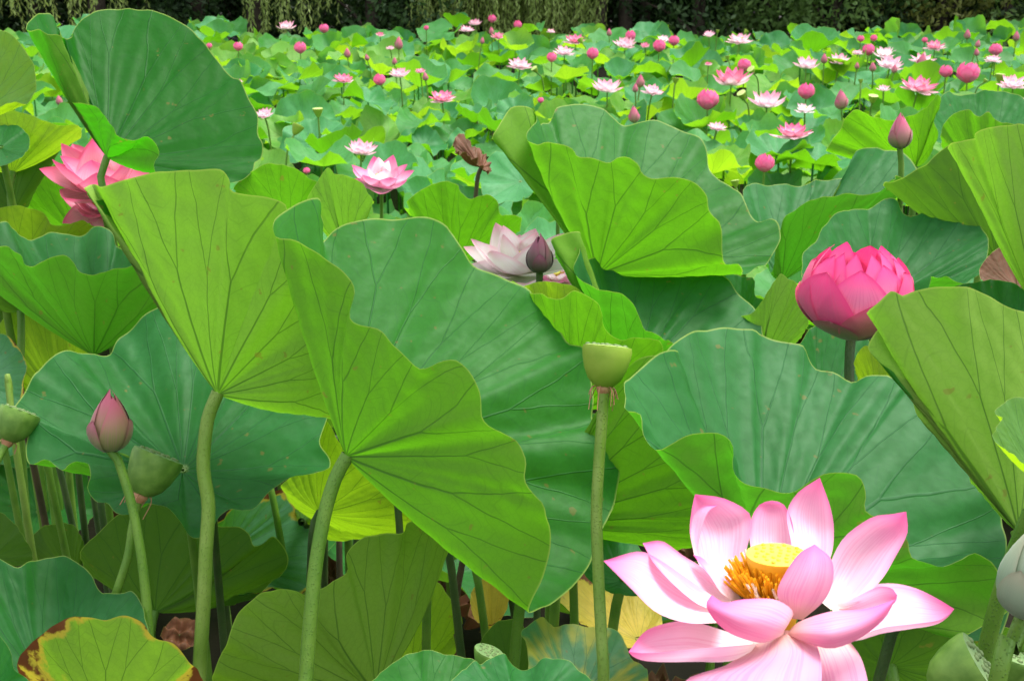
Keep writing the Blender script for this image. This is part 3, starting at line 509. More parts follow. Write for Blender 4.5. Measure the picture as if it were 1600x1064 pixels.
def petal_shell(az, prof, h1, half, rs, nu=8, nv=12, h0=0.0):
    """petal lying on a body of revolution; prof(h) -> r, z"""
    s = np.linspace(0, 1, nv+1); h = h0+(h1-h0)*s; r, z = prof(h); u = np.linspace(-1, 1, nu+1)
    hw = half*(np.cos(s**1.6*np.pi/2)**.62); hw[-1] = .02*half
    hw = np.maximum(hw, .02*half); a = az+u[None]*hw[:, None]
    rr = (r*rs)[:, None]*(1+.036*np.abs(u[None])**2.2*np.minimum(1, s*3)[:, None])
    return np.stack([rr*np.cos(a), rr*np.sin(a), np.repeat(z[:, None], nu+1, 1)], -1)
def orient(P, loc, size, tilt=0, tdir=0, spin=0):
    m = Matrix.Rotation(tilt, 3, Vector((math.cos(tdir), math.sin(tdir), 0))) @ Matrix.Rotation(spin, 3, 'Z')
    return P @ np.array(m).T*size+np.asarray(loc)
def axt(x, y, z):
    l = math.sqrt(x*x+y*y+z*z); return dict(tilt=math.acos(z/l), tdir=math.atan2(x, -y))
def lathe(prof, n=24):
    prof = np.asarray(prof, float); a = np.linspace(0, 2*np.pi, n, endpoint=False); m = len(prof)
    V = np.stack([prof[:, 0:1]*np.cos(a), prof[:, 0:1]*np.sin(a), np.repeat(prof[:, 1:2], n, 1)], -1).reshape(-1, 3)
    i, j = np.meshgrid(np.arange(m-1), np.arange(n), indexing='ij'); j2 = (j+1) % n
    return V, np.stack([i*n+j, i*n+j2, (i+1)*n+j2, (i+1)*n+j], -1).reshape(-1, 4)
def globe_prof(h):
    return .5*np.sin(np.pi*np.clip(.04+.80*h, 0, 1))**.75, .92*(h-.04*np.sin(np.pi*h))
def tear_prof(h):
    return .30*np.sin(np.pi*np.clip(h, 0, 1)**.66)**.95+.008, 1.0*h
def dots(n, rmax, z, r):                    # flat seed discs in sunflower order
    out = []
    for i in range(n):
        q = math.sqrt((i+.5)/n)*rmax; a = i*2.39996
        v, f = lathe([(r, -.4*r), (r, .25*r), (r*.55, .6*r), (0.0001, .68*r)], 8); out.append((v+np.array([q*math.cos(a), q*math.sin(a), z]), f))
    return join(out)
def sphere_pts(n, rr): return rr.normal(size=(n, 3))

def flower_petals(kind, rr, dense=1.0):
    """unit-size petals (flower about 1 wide) as (points, material)"""
    out = []
    if kind in ('open', 'wide'):
        w_ = kind == 'wide'
        rows = [(7, 100, 62 if w_ else 52, .52, .135, .30, 'o'), (7, 84, 40 if w_ else 28, .50, .135, .36, 'm'), (6, 62, 20 if w_ else 6, .42, .12, .42, 'i')]
        if kind == 'open': rows = [(7, 98, 42, .56, .15, .32, 'o'), (7, 80, 18, .54, .15, .38, 'm'), (5, 58, 0, .46, .13, .42, 'i')]
        for r_i, (n, a0, a1, ln, wd, cup, tag_) in enumerate(rows):
            for i in range(n):
                az = 2*math.pi*(i+.5*r_i+rr.uniform(-.16, .16))/n
                out.append((petal_open(az, R_(a0+rr.uniform(-8, 8)), R_(a1+rr.uniform(-14, 14)), ln*rr.uniform(.9, 1.08), wd*rr.uniform(.9, 1.1), cup, 6, 9, rr.uniform(-1, 1)), tag_))
    elif kind == 'bowl':
        for r_i, (n, a0, a1, ln, wd, cup, tag_) in enumerate([(6, 98, 48, .56, .20, .34, 'o'), (6, 78, 16, .54, .20, .40, 'm'), (4, 58, 0, .44, .17, .45, 'i')]):
            for i in range(n):
                az = 2*math.pi*(i+.5*r_i+rr.uniform(-.14, .14))/n
                out.append((petal_open(az, R_(a0+rr.uniform(-10, 10)), R_(a1+rr.uniform(-16, 16)), ln*rr.uniform(.88, 1.1), wd*rr.uniform(.9, 1.1), cup, 10, 14, rr.uniform(-1, 1)), tag_))
    elif kind == 'globe':
        for r_i, (n, h1, half, rs) in enumerate([(5, 1.03, .58, .82), (5, .97, .66, .90), (5, .84, .74, .98), (4, .5, .6, 1.05)]):
            for i in range(n):
                az = 2*math.pi*(i+.37*r_i+rr.uniform(-.08, .08))/n
                out.append((petal_shell(az, globe_prof, h1*rr.uniform(.95, 1.03), half, rs*rr.uniform(.99, 1.01), 6, 9), 'o'))
    elif kind == 'bud':
        for r_i, (n, h1, half, rs) in enumerate([(3, 1.0, 1.3, .90), (3, .90, .95, .965), (3, .56, .62, 1.04)]):
            for i in range(n):
                az = 2*math.pi*(i+.4*r_i)/n+rr.uniform(-.1, .1)
                out.append((petal_shell(az, tear_prof, h1, half, rs, 6, 10), 's' if r_i == 2 else 'o'))
    return out
def pod_geo(n=20, bell=False):
    body = lathe([(.10, 0), (.21, .05), (.34, .18), (.43, .38), (.485, .60), (.505, .75), (.49, .83)], n) if bell else lathe([(.10, 0), (.16, .05), (.28, .25), (.40, .50), (.47, .68), (.50, .78), (.49, .83)], n)
    top = lathe([(.49, .83), (.40, .845), (.2, .85), (.0005, .85)], n); return body, top
def stamens_geo(rr, n, z0, r0, r1, h, th):
    out = []
    for i in range(n):
        a = rr.uniform(0, 6.283); t = rr.uniform(.5, 1)
        p0 = np.array([r0*math.cos(a), r0*math.sin(a), z0]); q = r0+(r1-r0)*t; a2 = a+rr.uniform(-.3, .3)
        p2 = np.array([q*math.cos(a2), q*math.sin(a2), z0+h*rr.uniform(.5, 1.1)]); p1 = (p0+p2)/2+np.array([0, 0, -.15*h])
        out.append(tube([p0, p1, p2], th, th*.8, 4, 4))
    return join(out)

def flower(label, kind, loc, size, mats, rr, tilt=0, tdir=0, spin=0, sr=.006, smat='stalk', group=None, separate=True, name='lotus_flower', cat='lotus flower', stalk=None, ssides=7):
    """mats: dict o/m/i/s -> material"""
    loc = np.asarray(loc, float); root = thing(name, label, cat, (loc[0], loc[1], 0), group)
    pets = flower_petals(kind, rr); allp = []
    for P, tg in pets:
        W = orient(P.reshape(-1, 3), loc, size, tilt, tdir, spin).reshape(P.shape); v, f, uvv = patch_mesh(W, None)
        if separate: part('petal', mesh('petal', v, f, uvv, [mats.get(tg, mats['o'])]), root)
        else: allp.append((v, f, uvv, mats.get(tg, mats['o'])))
    if not separate:
        ms = sorted(set(a[3] for a in allp)); V, F = join([(a[0], a[1]) for a in allp]); UVs = np.vstack([a[2] for a in allp])
        part('blossom', mesh('blossom', V, F, UVs, ms, np.concatenate([np.full(len(a[1]), ms.index(a[3])) for a in allp])), root)
    if kind in ('open', 'wide', 'bowl'):
        (bv, bf), (tv, tf_) = pod_geo(12); sc = .17
        part('seed_head', mesh('seed_head', orient(np.vstack([bv, tv])*sc+np.array([0, 0, .05]), loc, size, tilt, tdir, spin), np.vstack([bf, tf_+len(bv)]), None, ['receptacle']), root)
        v, f = stamens_geo(rr, 36 if separate else 18, .06, .05, .16, .13, .009)
        part('stamens', mesh('stamens', orient(v, loc, size, tilt, tdir, spin), f, None, ['stamen']), root)
    axis = orient(np.array([[0, 0, -1.]]), (0, 0, 0), 1, tilt, tdir)[0]
    if stalk is None: pts = [loc-axis*.03*size, loc+axis*.12*size, loc+np.array([axis[0]*.2, axis[1]*.2, -.35*size-.08])]
    else: pts = [loc-axis*.03*size]+stalk
    add_stalk(root, pts, sr, smat, ssides); return root
def pod(label, loc, size, mats, tilt=0, tdir=0, sr=.006, smat='stalk', group=None, stalk=None, seeds=16, n=24, frill=0, rr=rng, ribs=0, bell=False):
    loc = np.asarray(loc, float); root = thing('seed_pod', label, 'seed pod', (loc[0], loc[1], 0), group)
    (bv, bf), (tv, tf_) = pod_geo(n, bell)
    if ribs:
        a = np.arctan2(bv[:, 1], bv[:, 0]); bv = bv*np.stack([1+ribs*np.sin(a*11), 1+ribs*np.sin(a*11), np.ones(len(a))], -1)
    part('cup', mesh('cup', orient(bv, loc, size, tilt, tdir), bf, None, [mats[0]]), root)
    tdp = part('top_disc', mesh('top_disc', orient(tv, loc, size, tilt, tdir), tf_, None, [mats[1]]), root)
    if seeds:
        v, f = dots(seeds, .40, .85, .055); part('seeds', mesh('seeds', orient(v, loc, size, tilt, tdir), f, None, [mats[2]]), root, tdp)
    if frill:
        out = []
        for i in range(frill):
            a = rr.uniform(0, 6.28); l = rr.uniform(.15, .45); p0 = np.array([.10*math.cos(a), .10*math.sin(a), .04]); p1 = p0+np.array([.14*math.cos(a), .14*math.sin(a), -.05])
            p2 = p1+np.array([.10*math.cos(a+.8)*rr.uniform(-.5, 1), .10*math.sin(a+.8), -l]); out.append(tube([p0, p1, p2], .012, .009, 4, 6))
        v, f = lathe([(.085, -.14), (.13, -.08), (.15, 0.0), (.12, .05)], 14); out.append((v, f))
        v, f = join(out); part('dry_stamens', mesh('dry_stamens', orient(v, loc, size, tilt, tdir), f, None, ['dry']), root)
    axis = orient(np.array([[0, 0, -1.]]), (0, 0, 0), 1, tilt, tdir)[0]
    pts = [loc-axis*.03*size, loc+axis*.2*size, loc+np.array([axis[0]*.1, axis[1]*.1, -.6*size-.05])] if stalk is None else [loc-axis*.03*size]+stalk
    add_stalk(root, pts, sr, smat, 8); return root

# --- the open pink flower in front, petal by petal
HD = 1.12
hero = thing('lotus_flower', 'large open pink lotus flower with golden seed head and orange stamens, fully spread', 'lotus flower', tuple(at(1225, 985, HD)[:2])+(0,))
def hero_petal(L, Rr, bul=(0, 0, 0), mat='petal_hero', sub=0, prof=.8):
    # resample in pixel/depth space with the depth scaled up so that spacing stays even
    def res(Q):
        A = np.array([(x, y, (dd)*FPX) for x, y, dd in interp_dd_open(Q)], float); return crom(A, 19, False)
    A, B = res(L), res(Rr); nu = 12; u = np.linspace(0, 1, nu+1)[None, :, None]; s = np.linspace(0, 1, 19)[:, None, None]
    P = A[:, None]*(1-u)+B[:, None]*u+4*u*(1-u)*np.sin(np.pi*np.clip(s, 0, 1)**.75)**prof*np.array([bul[0], bul[1], bul[2]*FPX])
    P[..., 2] = HD+P[..., 2]/FPX
    v, f, uvv = patch_mesh(atn(P), None); return part('petal', mesh('petal', v, f, uvv, [mat]), hero)
def interp_dd_open(pts):
    idx = [i for i, p in enumerate(pts) if len(p) > 2]
    return [(p[0], p[1], float(np.interp(i, idx, [pts[j][2] for j in idx]))) for i, p in enumerate(pts)]
hero_petal([(1130, 925, .02), (1094, 885, .05), (1078, 835, .08), (1081, 795), (1086, 772, .09)], [(1170, 925, .02), (1165, 870, .06), (1173, 830), (1170, 800, .09), (1130, 778), (1086, 772, .09)], (0, 0, .022))
hero_petal([(1085, 868, .04), (1079, 835, .065), (1083, 805, .07), (1098, 790), (1121, 789, .075)], [(1095, 878, .04), (1092, 850, .05), (1099, 818, .055), (1108, 798, .06), (1121, 789, .075)], (0, 0, .008))
hero_petal([(1190, 905, .04), (1172, 850, .075), (1174, 810), (1188, 787, .10), (1206, 782, .10)], [(1235, 905, .04), (1241, 850, .075), (1238, 815), (1224, 787, .10), (1206, 782, .10)], (0, 0, .02))
hero_petal([(1235, 915, .03), (1238, 860, .06), (1229, 803, .09), (1246, 770, .10), (1281, 746, .10)], [(1268, 915, .02), (1298, 870, .05), (1303, 826, .08), (1297, 790, .09), (1281, 746, .10)], (0, 0, .022))
hero_petal([(1283, 940, .01), (1298, 878, .04), (1320, 838, .05), (1362, 808, .05), (1394, 803), (1416, 799, .03)], [(1298, 952, -.01), (1332, 946, -.01), (1376, 907, .0), (1400, 868, .01), (1418, 832, .02), (1416, 799, .03)], (-6, 8, .03))
hero_petal([(1300, 945, -.01), (1330, 936, -.01), (1370, 917, -.02), (1392, 918), (1402, 930, -.03)], [(1302, 962, -.03), (1345, 958, -.035), (1380, 950, -.035), (1398, 942), (1402, 930, -.03)], (0, 6, .015))
hero_petal([(1312, 962, 0), (1358, 917, .04), (1396, 911, .05), (1432, 919, .05), (1465, 935, .035), (1491, 951, .02)], [(1308, 1000, -.03), (1345, 992, -.05), (1381, 980, -.05), (1430, 974, -.04), (1470, 968, -.01), (1491, 951, .02)], (0, 34, .005), prof=.7)
hero_petal([(1236, 966, -.05), (1214, 928, -.055), (1228, 893, -.055), (1249, 864, -.05), (1273, 850, -.045)], [(1254, 968, -.05), (1288, 938, -.055), (1302, 905, -.055), (1299, 873, -.05), (1273, 850, -.045)], (0, 0, -.018), mat='petal_hero_out')
hero_petal([(1224, 984, -.06), (1240, 956, -.07), (1210, 936, -.085), (1160, 936, -.1), (1132, 941, -.1), (1112, 929, -.095)], [(1227, 990, -.07), (1192, 1004, -.09), (1146, 992, -.11), (1117, 970, -.115), (1103, 945, -.11), (1112, 929, -.095)], (0, 6, -.025), mat='petal_hero_out')
hero_petal([(1234, 984, -.06), (1250, 970, -.07), (1297, 955, -.085), (1350, 951, -.07), (1399, 936, -.05)], [(1230, 991, -.07), (1258, 1003, -.09), (1300, 1013, -.10), (1345, 996, -.085), (1382, 966, -.06), (1399, 936, -.05)], (0, 4, -.025), mat='petal_hero_out')
hero_petal([(1135, 945, -.02), (1090, 915, -.01), (1040, 880, 0), (1000, 861, 0), (943, 876, -.02)], [(1135, 972, -.06), (1075, 973, -.075), (1025, 956, -.075), (983, 916, -.06), (943, 876, -.02)], (4, 4, .018))
hero_petal([(1145, 930, 0), (1100, 888, .03), (1068, 868, .035), (1035, 845, .035), (1004, 848, .02)], [(1138, 955, -.03), (1095, 946, -.035), (1056, 916, -.03), (1022, 880, -.01), (1004, 848, .02)], (4, 2, .016))
hero_petal([(1158, 935, .01), (1122, 893, .025), (1106, 884), (1097, 872, .03), (1083, 866, .03)], [(1146, 940, -.01), (1126, 925, -.01), (1112, 903, 0), (1098, 886), (1083, 866, .03)], (8, -6, .006))
hero_petal([(1172, 1000, -.05), (1120, 981, -.03), (1070, 969, -.03), (1012, 983, -.05), (982, 1018, -.08)], [(1188, 1005, -.09), (1130, 1010, -.12), (1075, 1014, -.125), (1015, 1020, -.11), (982, 1018, -.08)], (0, 40, -.004), prof=.7)
hero_petal([(1190, 992, -.06), (1140, 1036, -.09), (1066, 1066, -.12), (1060, 1140, -.15), (1180, 1215, -.17)], [(1230, 984, -.06), (1275, 1006, -.09), (1284, 1060, -.13), (1270, 1140, -.16), (1180, 1215, -.17)], (0, 0, -.02), mat='petal_hero_out')
hero_petal([(1246, 992, -.04), (1262, 1060, -.07), (1275, 1120, -.09), (1328, 1180, -.11)], [(1318, 990, -.03), (1345, 1026, -.05), (1358, 1075, -.07), (1360, 1130, -.09), (1328, 1180, -.11)], (0, 0, -.015), mat='petal_hero_out')
hc = at(1212, 945, HD); hs_ = .056
(bv, bf), (tv, tf_) = pod_geo(32)
ht = axt(-.02, .10, 1)
shd = part('seed_head', mesh('seed_head', orient(bv*np.array([1, 1, 1.05]), hc, hs_, **ht), bf, None, ['receptacle_side']), hero)
part('seed_head_disc', mesh('seed_head_disc', orient(tv*np.array([1, 1, 1.05]), hc, hs_, **ht), tf_, None, ['receptacle']), hero, shd)
v, f = dots(30, .41, .90, .034); part('carpels', mesh('carpels', orient(v, hc, hs_, **ht), f, None, ['carpel']), hero, shd)
v, f = stamens_geo(rng, 330, .0, .14, .84, .70, .024); stm = part('stamens', mesh('stamens', orient(v, hc, hs_, **ht), f, None, ['stamen']), hero)
v, f = stamens_geo(rng, 26, .25, .45, .92, .42, .024); part('anther_tips', mesh('anther_tips', orient(v, hc, hs_, **ht), f, None, ['stamen_tip']), hero, stm)
v, f = lathe([(.30, -.45), (.34, -.2), (.30, .02), (.1, .05)], 20); part('flower_base', mesh('flower_base', orient(v, hc, hs_, **ht), f, None, ['receptacle_side']), hero)
add_stalk(hero, [at(1213, 950, HD), at(1240, 1010, HD+.0), at(1255, 1100, HD+.02)], .009)

# --- the deep pink bud
bc = at(1330, 524, 2.12); bs_ = .192; bud = thing('lotus_flower', 'plump deep pink half opened lotus flower, round as a cabbage, on a dark stalk', 'lotus flower', (bc[0], bc[1], 0))
toward = -math.pi/2
def bp(h): return .5*np.sin(np.pi*np.clip(.05+.80*h, 0, 1))**.72, .80*(h-.05*np.sin(np.pi*h))
for (dx, h1, half, rs, mt) in [(-2.9, 1.0, .6, .84, 'petal_deep_in'), (-2.0, 1.02, .6, .85, 'petal_deep_in'), (2.1, 1.0, .6, .85, 'petal_deep_in'), (1.2, 1.0, .55, .84, 'petal_deep_in'), (-.9, 1.02, .55, .83, 'petal_deep_in'), (.18, 1.03, .5, .82, 'petal_deep_in'), (.65, 1.04, .45, .80, 'petal_deep_in'), (-.42, 1.03, .5, .81, 'petal_deep_in'),
        (-1.15, .99, .55, .90, 'petal_deep_in'), (.42, .95, .62, .90, 'petal_deep_in'), (1.0, .97, .5, .89, 'petal_deep_in'), (2.6, .95, .7, .92, 'petal_deep'), (-2.4, .95, .7, .92, 'petal_deep'),
        (-.22, .92, .72, .945, 'petal_deep_in'), (1.75, .9, .7, .96, 'petal_deep'), (-1.75, .9, .7, .96, 'petal_deep'), (.98, .86, .72, .97, 'petal_deep'), (-.98, .86, .74, .98, 'petal_deep'), (3.1, .85, .8, .97, 'petal_deep'),
        (.30, .68, .80, 1.01, 'petal_bronze'), (-.70, .40, .55, 1.035, 'sepal'), (.95, .33, .7, 1.03, 'sepal'), (2.4, .6, .7, 1.02, 'petal_deep'), (-2.2, .55, .7, 1.02, 'petal_bronze')]:
    P = petal_shell(toward+dx, bp, h1, half*1.12, rs, 10, 16); P = orient(P.reshape(-1, 3), bc, bs_, R_(4), 0).reshape(P.shape)
    v, f, uvv = patch_mesh(P, None); part('petal', mesh('petal', v, f, uvv, [mt]), bud)
add_stalk(bud, [bc+np.array([0, 0, .006]), at(1327, 560, 2.12), at(1327, 610, 2.12), at(1328, 700, 2.13)], .0085, 'stalk_dark')

rr = np.random.default_rng(21)
PD = dict(o='petal_pale', m='petal_pale', i='petal_pale'); PH = dict(o='petal_hero', m='petal_hero', i='petal_pale'); PR = dict(o='petal_rose', m='petal_rose', i='petal_hero'); PG = dict(o='petal_deep')
PF = dict(o='petal_far', m='petal_far', i='petal_far')
BU = dict(o='bud', s='sepal'); BF = dict(o='bud_far', s='bud_far')
def px(n, d): return n*d/FPX
flower('closed pointed green and pink bud leaning left on its own green stalk', 'bud', at(172, 706, 2.3), px(106, 2.3), dict(o='bud', s='sepal'), rr, tilt=R_(-6), tdir=-math.pi/2, spin=.3, sr=.0085, name='lotus_bud', cat='lotus bud',
       stalk=[at(183, 715, 2.3), at(205, 785, 2.3), at(221, 870, 2.3), at(232, 975, 2.3), at(236, 1064, 2.3)], ssides=10)
flower('small dark closed bud standing in front of the pale pink flower', 'bud', at(843, 428, 2.7), px(66, 2.7), dict(o='bud_dark', s='bud_dark'), rr, spin=1.0, sr=.008, smat='stalk_dark', name='lotus_bud', cat='lotus bud', ssides=10)
flower('open pale pink and white lotus flower half hidden by the big folded leaf', 'bowl', at(808, 428, 2.95), px(172, 2.95), PD, rr, tilt=R_(10), tdir=0, spin=.55, sr=.008, smat='stalk_dark')
flower('pale flower glimpsed beneath the open one by the twisted leaf', 'wide', at(868, 440, 3.15), px(90, 3.15), PH, rr, tilt=R_(12), sr=.008)
flower('rosy lotus flower drooping open behind the stalk of the raised sail leaf', 'bowl', at(158, 300, 3.6), px(185, 3.6), PR, rr, tilt=R_(18), tdir=.2, spin=.2, sr=.008)
flower('ragged rosy lotus flower nodding below another, over the glaucous cupped leaf', 'bowl', at(160, 325, 3.75), px(120, 3.75), PR, rr, tilt=R_(40), tdir=.1, spin=.9, sr=.008)
flower('pointed pink and green bud rising before the ribbed leaf on the right', 'bud', at(1406, 234, 3.4), px(58, 3.4), dict(o='bud_far', s='sepal'), rr, tilt=R_(4), tdir=-1.5, sr=.008, name='lotus_bud', cat='lotus bud', ssides=10)
flower('half hidden rosy white flower behind the green flap of the cupped leaf', 'open', at(872, 332, 4.2), px(48, 4.2), PH, rr, sr=.007)
flower('open pink flower with white centre above the pale curved leaf', 'bowl', at(596, 292, 4.6), px(104, 4.6), PH, rr, tilt=R_(12), tdir=.2, spin=.5, sr=.007)
# pods
pod('smooth yellow green seed pod with brown dried stamens at its neck', at(943, 606, 1.85), px(78, 1.85), ('pod', 'pod_top', 'seed'), **axt(.10, .34, .93), sr=.0085, smat='stalk_pale', frill=16, ribs=.012, bell=True, seeds=18,
    stalk=[at(941, 650, 1.85), at(936, 720, 1.85), at(932, 800, 1.85), at(935, 900, 1.85), at(940, 1000, 1.85), at(943, 1075, 1.85)])
pod('dark green ribbed seed pod tilted right behind the pointed bud', at(220, 774, 2.4), px(82, 2.4), ('pod_dark', 'pod_dark_top', 'seed'), **axt(.36, .42, .8), sr=.0085, ribs=.03, bell=True, frill=6, seeds=16,
    stalk=[at(214, 790, 2.4), at(206, 830, 2.4), at(200, 870, 2.4), at(184, 920, 2.4), at(168, 965, 2.4), at(160, 1010, 2.4)])
pod('green seed pod turned sideways low down beneath the pink flower', at(1455, 1075, 1.45), px(105, 1.45), ('pod_dark', 'pod_dark_top', 'seed'), **axt(.8, -.15, .62), sr=.009, ribs=.03, bell=True, seeds=18)
pod('grey green seed pod beside the sideways one at the right', at(1560, 1085, 1.6), px(84, 1.6), ('pod_dark', 'pod_dark_top', 'seed'), tilt=R_(18), tdir=math.pi/2+.5, sr=.009, ribs=.03, seeds=16)
pod('old striped seed pod at the left margin among bare stalks', at(12, 690, 2.6), px(62, 2.6), ('pod_dark', 'pod_dark_top', 'seed'), **axt(.3, .45, .75), sr=.0085, ribs=.05, bell=True, frill=6)
pod('little grey green seed pod nestling behind the waxy three lobed leaf', at(752, 1052, 1.8), px(48, 1.8), ('pod_dark', 'pod_dark_top', 'seed'), **axt(.3, .12, .9), sr=.008, ribs=.03)
flower('grey green closed bud leaning in at the right margin', 'bud', at(1600, 965, 1.25), px(175, 1.25), dict(o='bud_green', s='bud_green'), rr, tilt=R_(-4), tdir=-math.pi/2, sr=.009, name='lotus_bud', cat='lotus bud', stalk=[at(1596, 975, 1.25), at(1578, 1020, 1.25), at(1557, 1070, 1.25)])

# --- flowers, buds and pods across the far field: picture place, width and kind; they stand on the level of the flower heads
def on_level(x, y, z):
    d1 = atn([x, y, 1.0])-np.array([0, 0, CAMZ]); t = (z-CAMZ)/d1[2]; return np.array([0, 0, CAMZ])+d1*t, t
FAR = """769,30,g,13 742,35,o,19 729,44,o,23 809,39,g,13 779,55,o,24 666,44,g,8 594,54,o,13 623,68,b,13 610,75,o,12 543,83,b,10 574,90,b,7 617,96,b,8 753,64,b,7 768,49,b,8 812,98,o,38 862,90,g,16
882,78,o,31 899,60,o,33 910,64,p,10 926,84,g,19 977,67,o,33 985,56,g,16 952,51,b,8 1008,71,o,15 1030,72,g,20 1037,59,w,20 1053,64,g,17 537,121,o,33 593,125,g,19 625,114,o,31 657,110,o,17 665,120,b,9
691,149,o,40 839,109,p,11 949,134,o,45 1000,127,b,13 993,138,b,9 1019,139,o,33 1055,127,p,11 992,179,b,17 845,157,g,10 564,231,o,47 861,48,o,13 1108,53,o,18 1156,59,o,38 1121,50,p,6 1163,50,p,8 1345,61,g,11 1365,60,g,11
1445,63,g,9 1461,69,o,30 1512,54,b,10 1588,57,b,10 1556,78,g,20 1552,91,o,26 1357,78,g,19 1340,81,o,17 1381,82,w,33 1312,91,o,37 1288,92,b,10 1391,98,o,39 1442,90,o,39 1440,96,b,15 1364,105,b,10 1339,103,b,7 1397,108,b,9
1260,99,o,38 1163,102,g,21 1178,110,p,13 1138,91,p,8 1143,120,o,57 1107,100,o,12 1478,112,g,20 1513,114,g,35 1435,130,o,55 1562,123,p,16 1584,127,o,42 1381,138,o,19 1260,143,g,26 1106,156,g,34 1163,149,p,15 1199,156,o,54
1258,168,w,30 1316,156,b,20 1363,156,p,16 1239,203,o,58 1120,196,o,27 1195,255,g,30 1150,288,p,14 1345,128,p,8 1597,157,o,22 1527,69,b,8 1527,82,b,8 1537,127,p,8 448,40,o,27 506,45,g,15 372,73,g,15 469,75,g,19 327,72,g,9 93,157,b,10
497,177,p,17 459,203,p,20 414,177,o,26 374,127,o,10 479,267,g,11"""
LAB = {'o': ('open pink lotus flower standing above the distant field of leaves', 'open pink flowers over the far field', 'lotus_flower', 'lotus flower'),
       'w': ('nearly white open lotus flower standing above the distant field of leaves', 'whitish flowers over the far field', 'lotus_flower', 'lotus flower'),
       'g': ('round bright pink half opened flower standing above the distant field of leaves', 'round pink flowers over the far field', 'lotus_flower', 'lotus flower'),
       'b': ('small pointed pink bud standing above the distant field of leaves', 'pointed buds over the far field', 'lotus_bud', 'lotus bud'),
       'p': ('small green seed pod standing above the distant field of leaves', 'seed pods over the far field', 'seed_pod', 'seed pod')}
rf = np.random.default_rng(5); FARXY = []; FARP = [(on_level(float(t_.split(',')[0]), float(t_.split(',')[1]), 1.03)[0], t_.split(',')[2]) for t_ in FAR.split()]
WHO = {'o': 'an open pink flower', 'w': 'a whitish flower', 'g': 'a round pink flower', 'b': 'a pointed bud', 'p': 'a seed pod'}
for tok in FAR.split():
    x, y, kd, wpx = tok.split(','); x, y, wpx = float(x), float(y), float(wpx)
    loc, t = on_level(x, y, 1.03); sz = px(wpx, t); lab, grp, nm, ct = LAB[kd]
    oth = sorted(((math.hypot(p_[0]-loc[0], p_[1]-loc[1]), k2) for p_, k2 in FARP))[1]
    lab = {'o': 'open pink lotus flower', 'w': 'nearly white open lotus', 'g': 'round bright pink half open flower', 'b': 'small pointed pink bud', 'p': 'small green seed pod'}[kd]
    lab += (' next to '+WHO[oth[1]] if oth[0] < .45 else ' alone')+(' near the far bank' if loc[1] > 13 else ' amid the pond' if loc[1] > 8.5 else ' beyond the tall front leaves')
    grp = 'far field: '+lab; FARXY.append((loc[0], loc[1], sz, kd))
    sep = wpx >= 28; common = dict(sr=.0065, group=grp, ssides=6)
    if kd in 'ow':
        flower(lab, rf.choice(['open', 'open', 'wide']), loc-np.array([0, 0, .22*sz]), sz*1.16, PD if kd == 'w' else (PF if rf.random() < .7 else dict(o='petal_far', m='petal_rose', i='petal_hero')), rf, tilt=R_(rf.uniform(0, 14)), tdir=rf.uniform(-.6, .6), spin=rf.uniform(0, 6), separate=sep, name=nm, cat=ct, **common)
    elif kd == 'g': flower(lab, 'globe', loc-np.array([0, 0, .45*sz]), sz, dict(o='petal_globe'), rf, tilt=R_(rf.uniform(-6, 6)), spin=rf.uniform(0, 6), separate=sep, name=nm, cat=ct, **common)
    elif kd == 'b': flower(lab, 'bud', loc-np.array([0, 0, .8*sz]), sz*1.65, BF, rf, tilt=R_(rf.uniform(-9, 9)), tdir=1.57, spin=rf.uniform(0, 6), separate=wpx > 16, name=nm, cat=ct, **common)
    else: pod(lab, loc-np.array([0, 0, .4*sz]), sz, ('pod', 'pod_top', 'seed'), tilt=R_(rf.uniform(0, 45)), tdir=rf.uniform(0, 6), sr=.0065, group=grp, seeds=0, n=12)

# ------------------------------------------------------------------ the field of leaves
def field_leaf(seed, nt_=48, nr=9, kind=0):
    q = np.random.default_rng(seed); F, UV, sv = disc_topology(nt_, nr, 19); t = np.arange(nt_)/nt_*2*np.pi; ph = q.uniform(0, 6.28, 8)
    rad = 1+.05*np.sin(2*t+ph[0])+.05*np.sin(3*t+ph[1])+.035*np.sin(7*t+ph[2])+.02*np.sin(11*t+ph[3])
    fun = [.45, .16, .75, .28][kind]; am = [.16, .13, .15, .26][kind]
    wave = am*(np.sin(2*t+ph[4])*.8+np.sin(3*t+ph[5])*.7+.45*np.sin(5*t+ph[6])+.35*np.sin(8*t+ph[7])+.18*np.sin(13*t+ph[0]))
    V = []
    for s in sv:
        r = rad*s; z = fun*s**1.25+wave*s**2.4+.022*np.cos(19*t)*s+.02*np.sin(9*t+ph[3])*s; r = r*(1-.22*np.maximum(0, fun+wave)*s*s)
        V.append(np.stack([r*np.cos(t), r*np.sin(t), z], -1))
    return np.vstack(V), F, UV
KINDS = [0, 1, 2, 3, 0, 3, 0, 2, 3, 1, 0, 3]
VAR = [field_leaf(100+i, kind=KINDS[i]) for i in range(12)]; VARLO = [field_leaf(100+i, 24, 5, KINDS[i]) for i in range(12)]
FM = ['field1', 'field2', 'field3']
blade_me = {(i, m): mesh('blade', VAR[i][0], VAR[i][1], VAR[i][2], [m]) for i in range(12) for m in FM}
def unit_stalk(seed):
    q = np.random.default_rng(seed); b = q.uniform(-.03, .03, (2, 2)); P = [(0, 0, 1), (b[0, 0], b[0, 1], .66), (b[1, 0], b[1, 1], .33), (0, 0, 0)]
    return tube(P, .0068, .009, 6, 8)
USTALK = [mesh('stalk', *unit_stalk(i), None, ['stalk']) for i in range(4)]
q = np.random.default_rng(77); spots = []
yy = 4.45
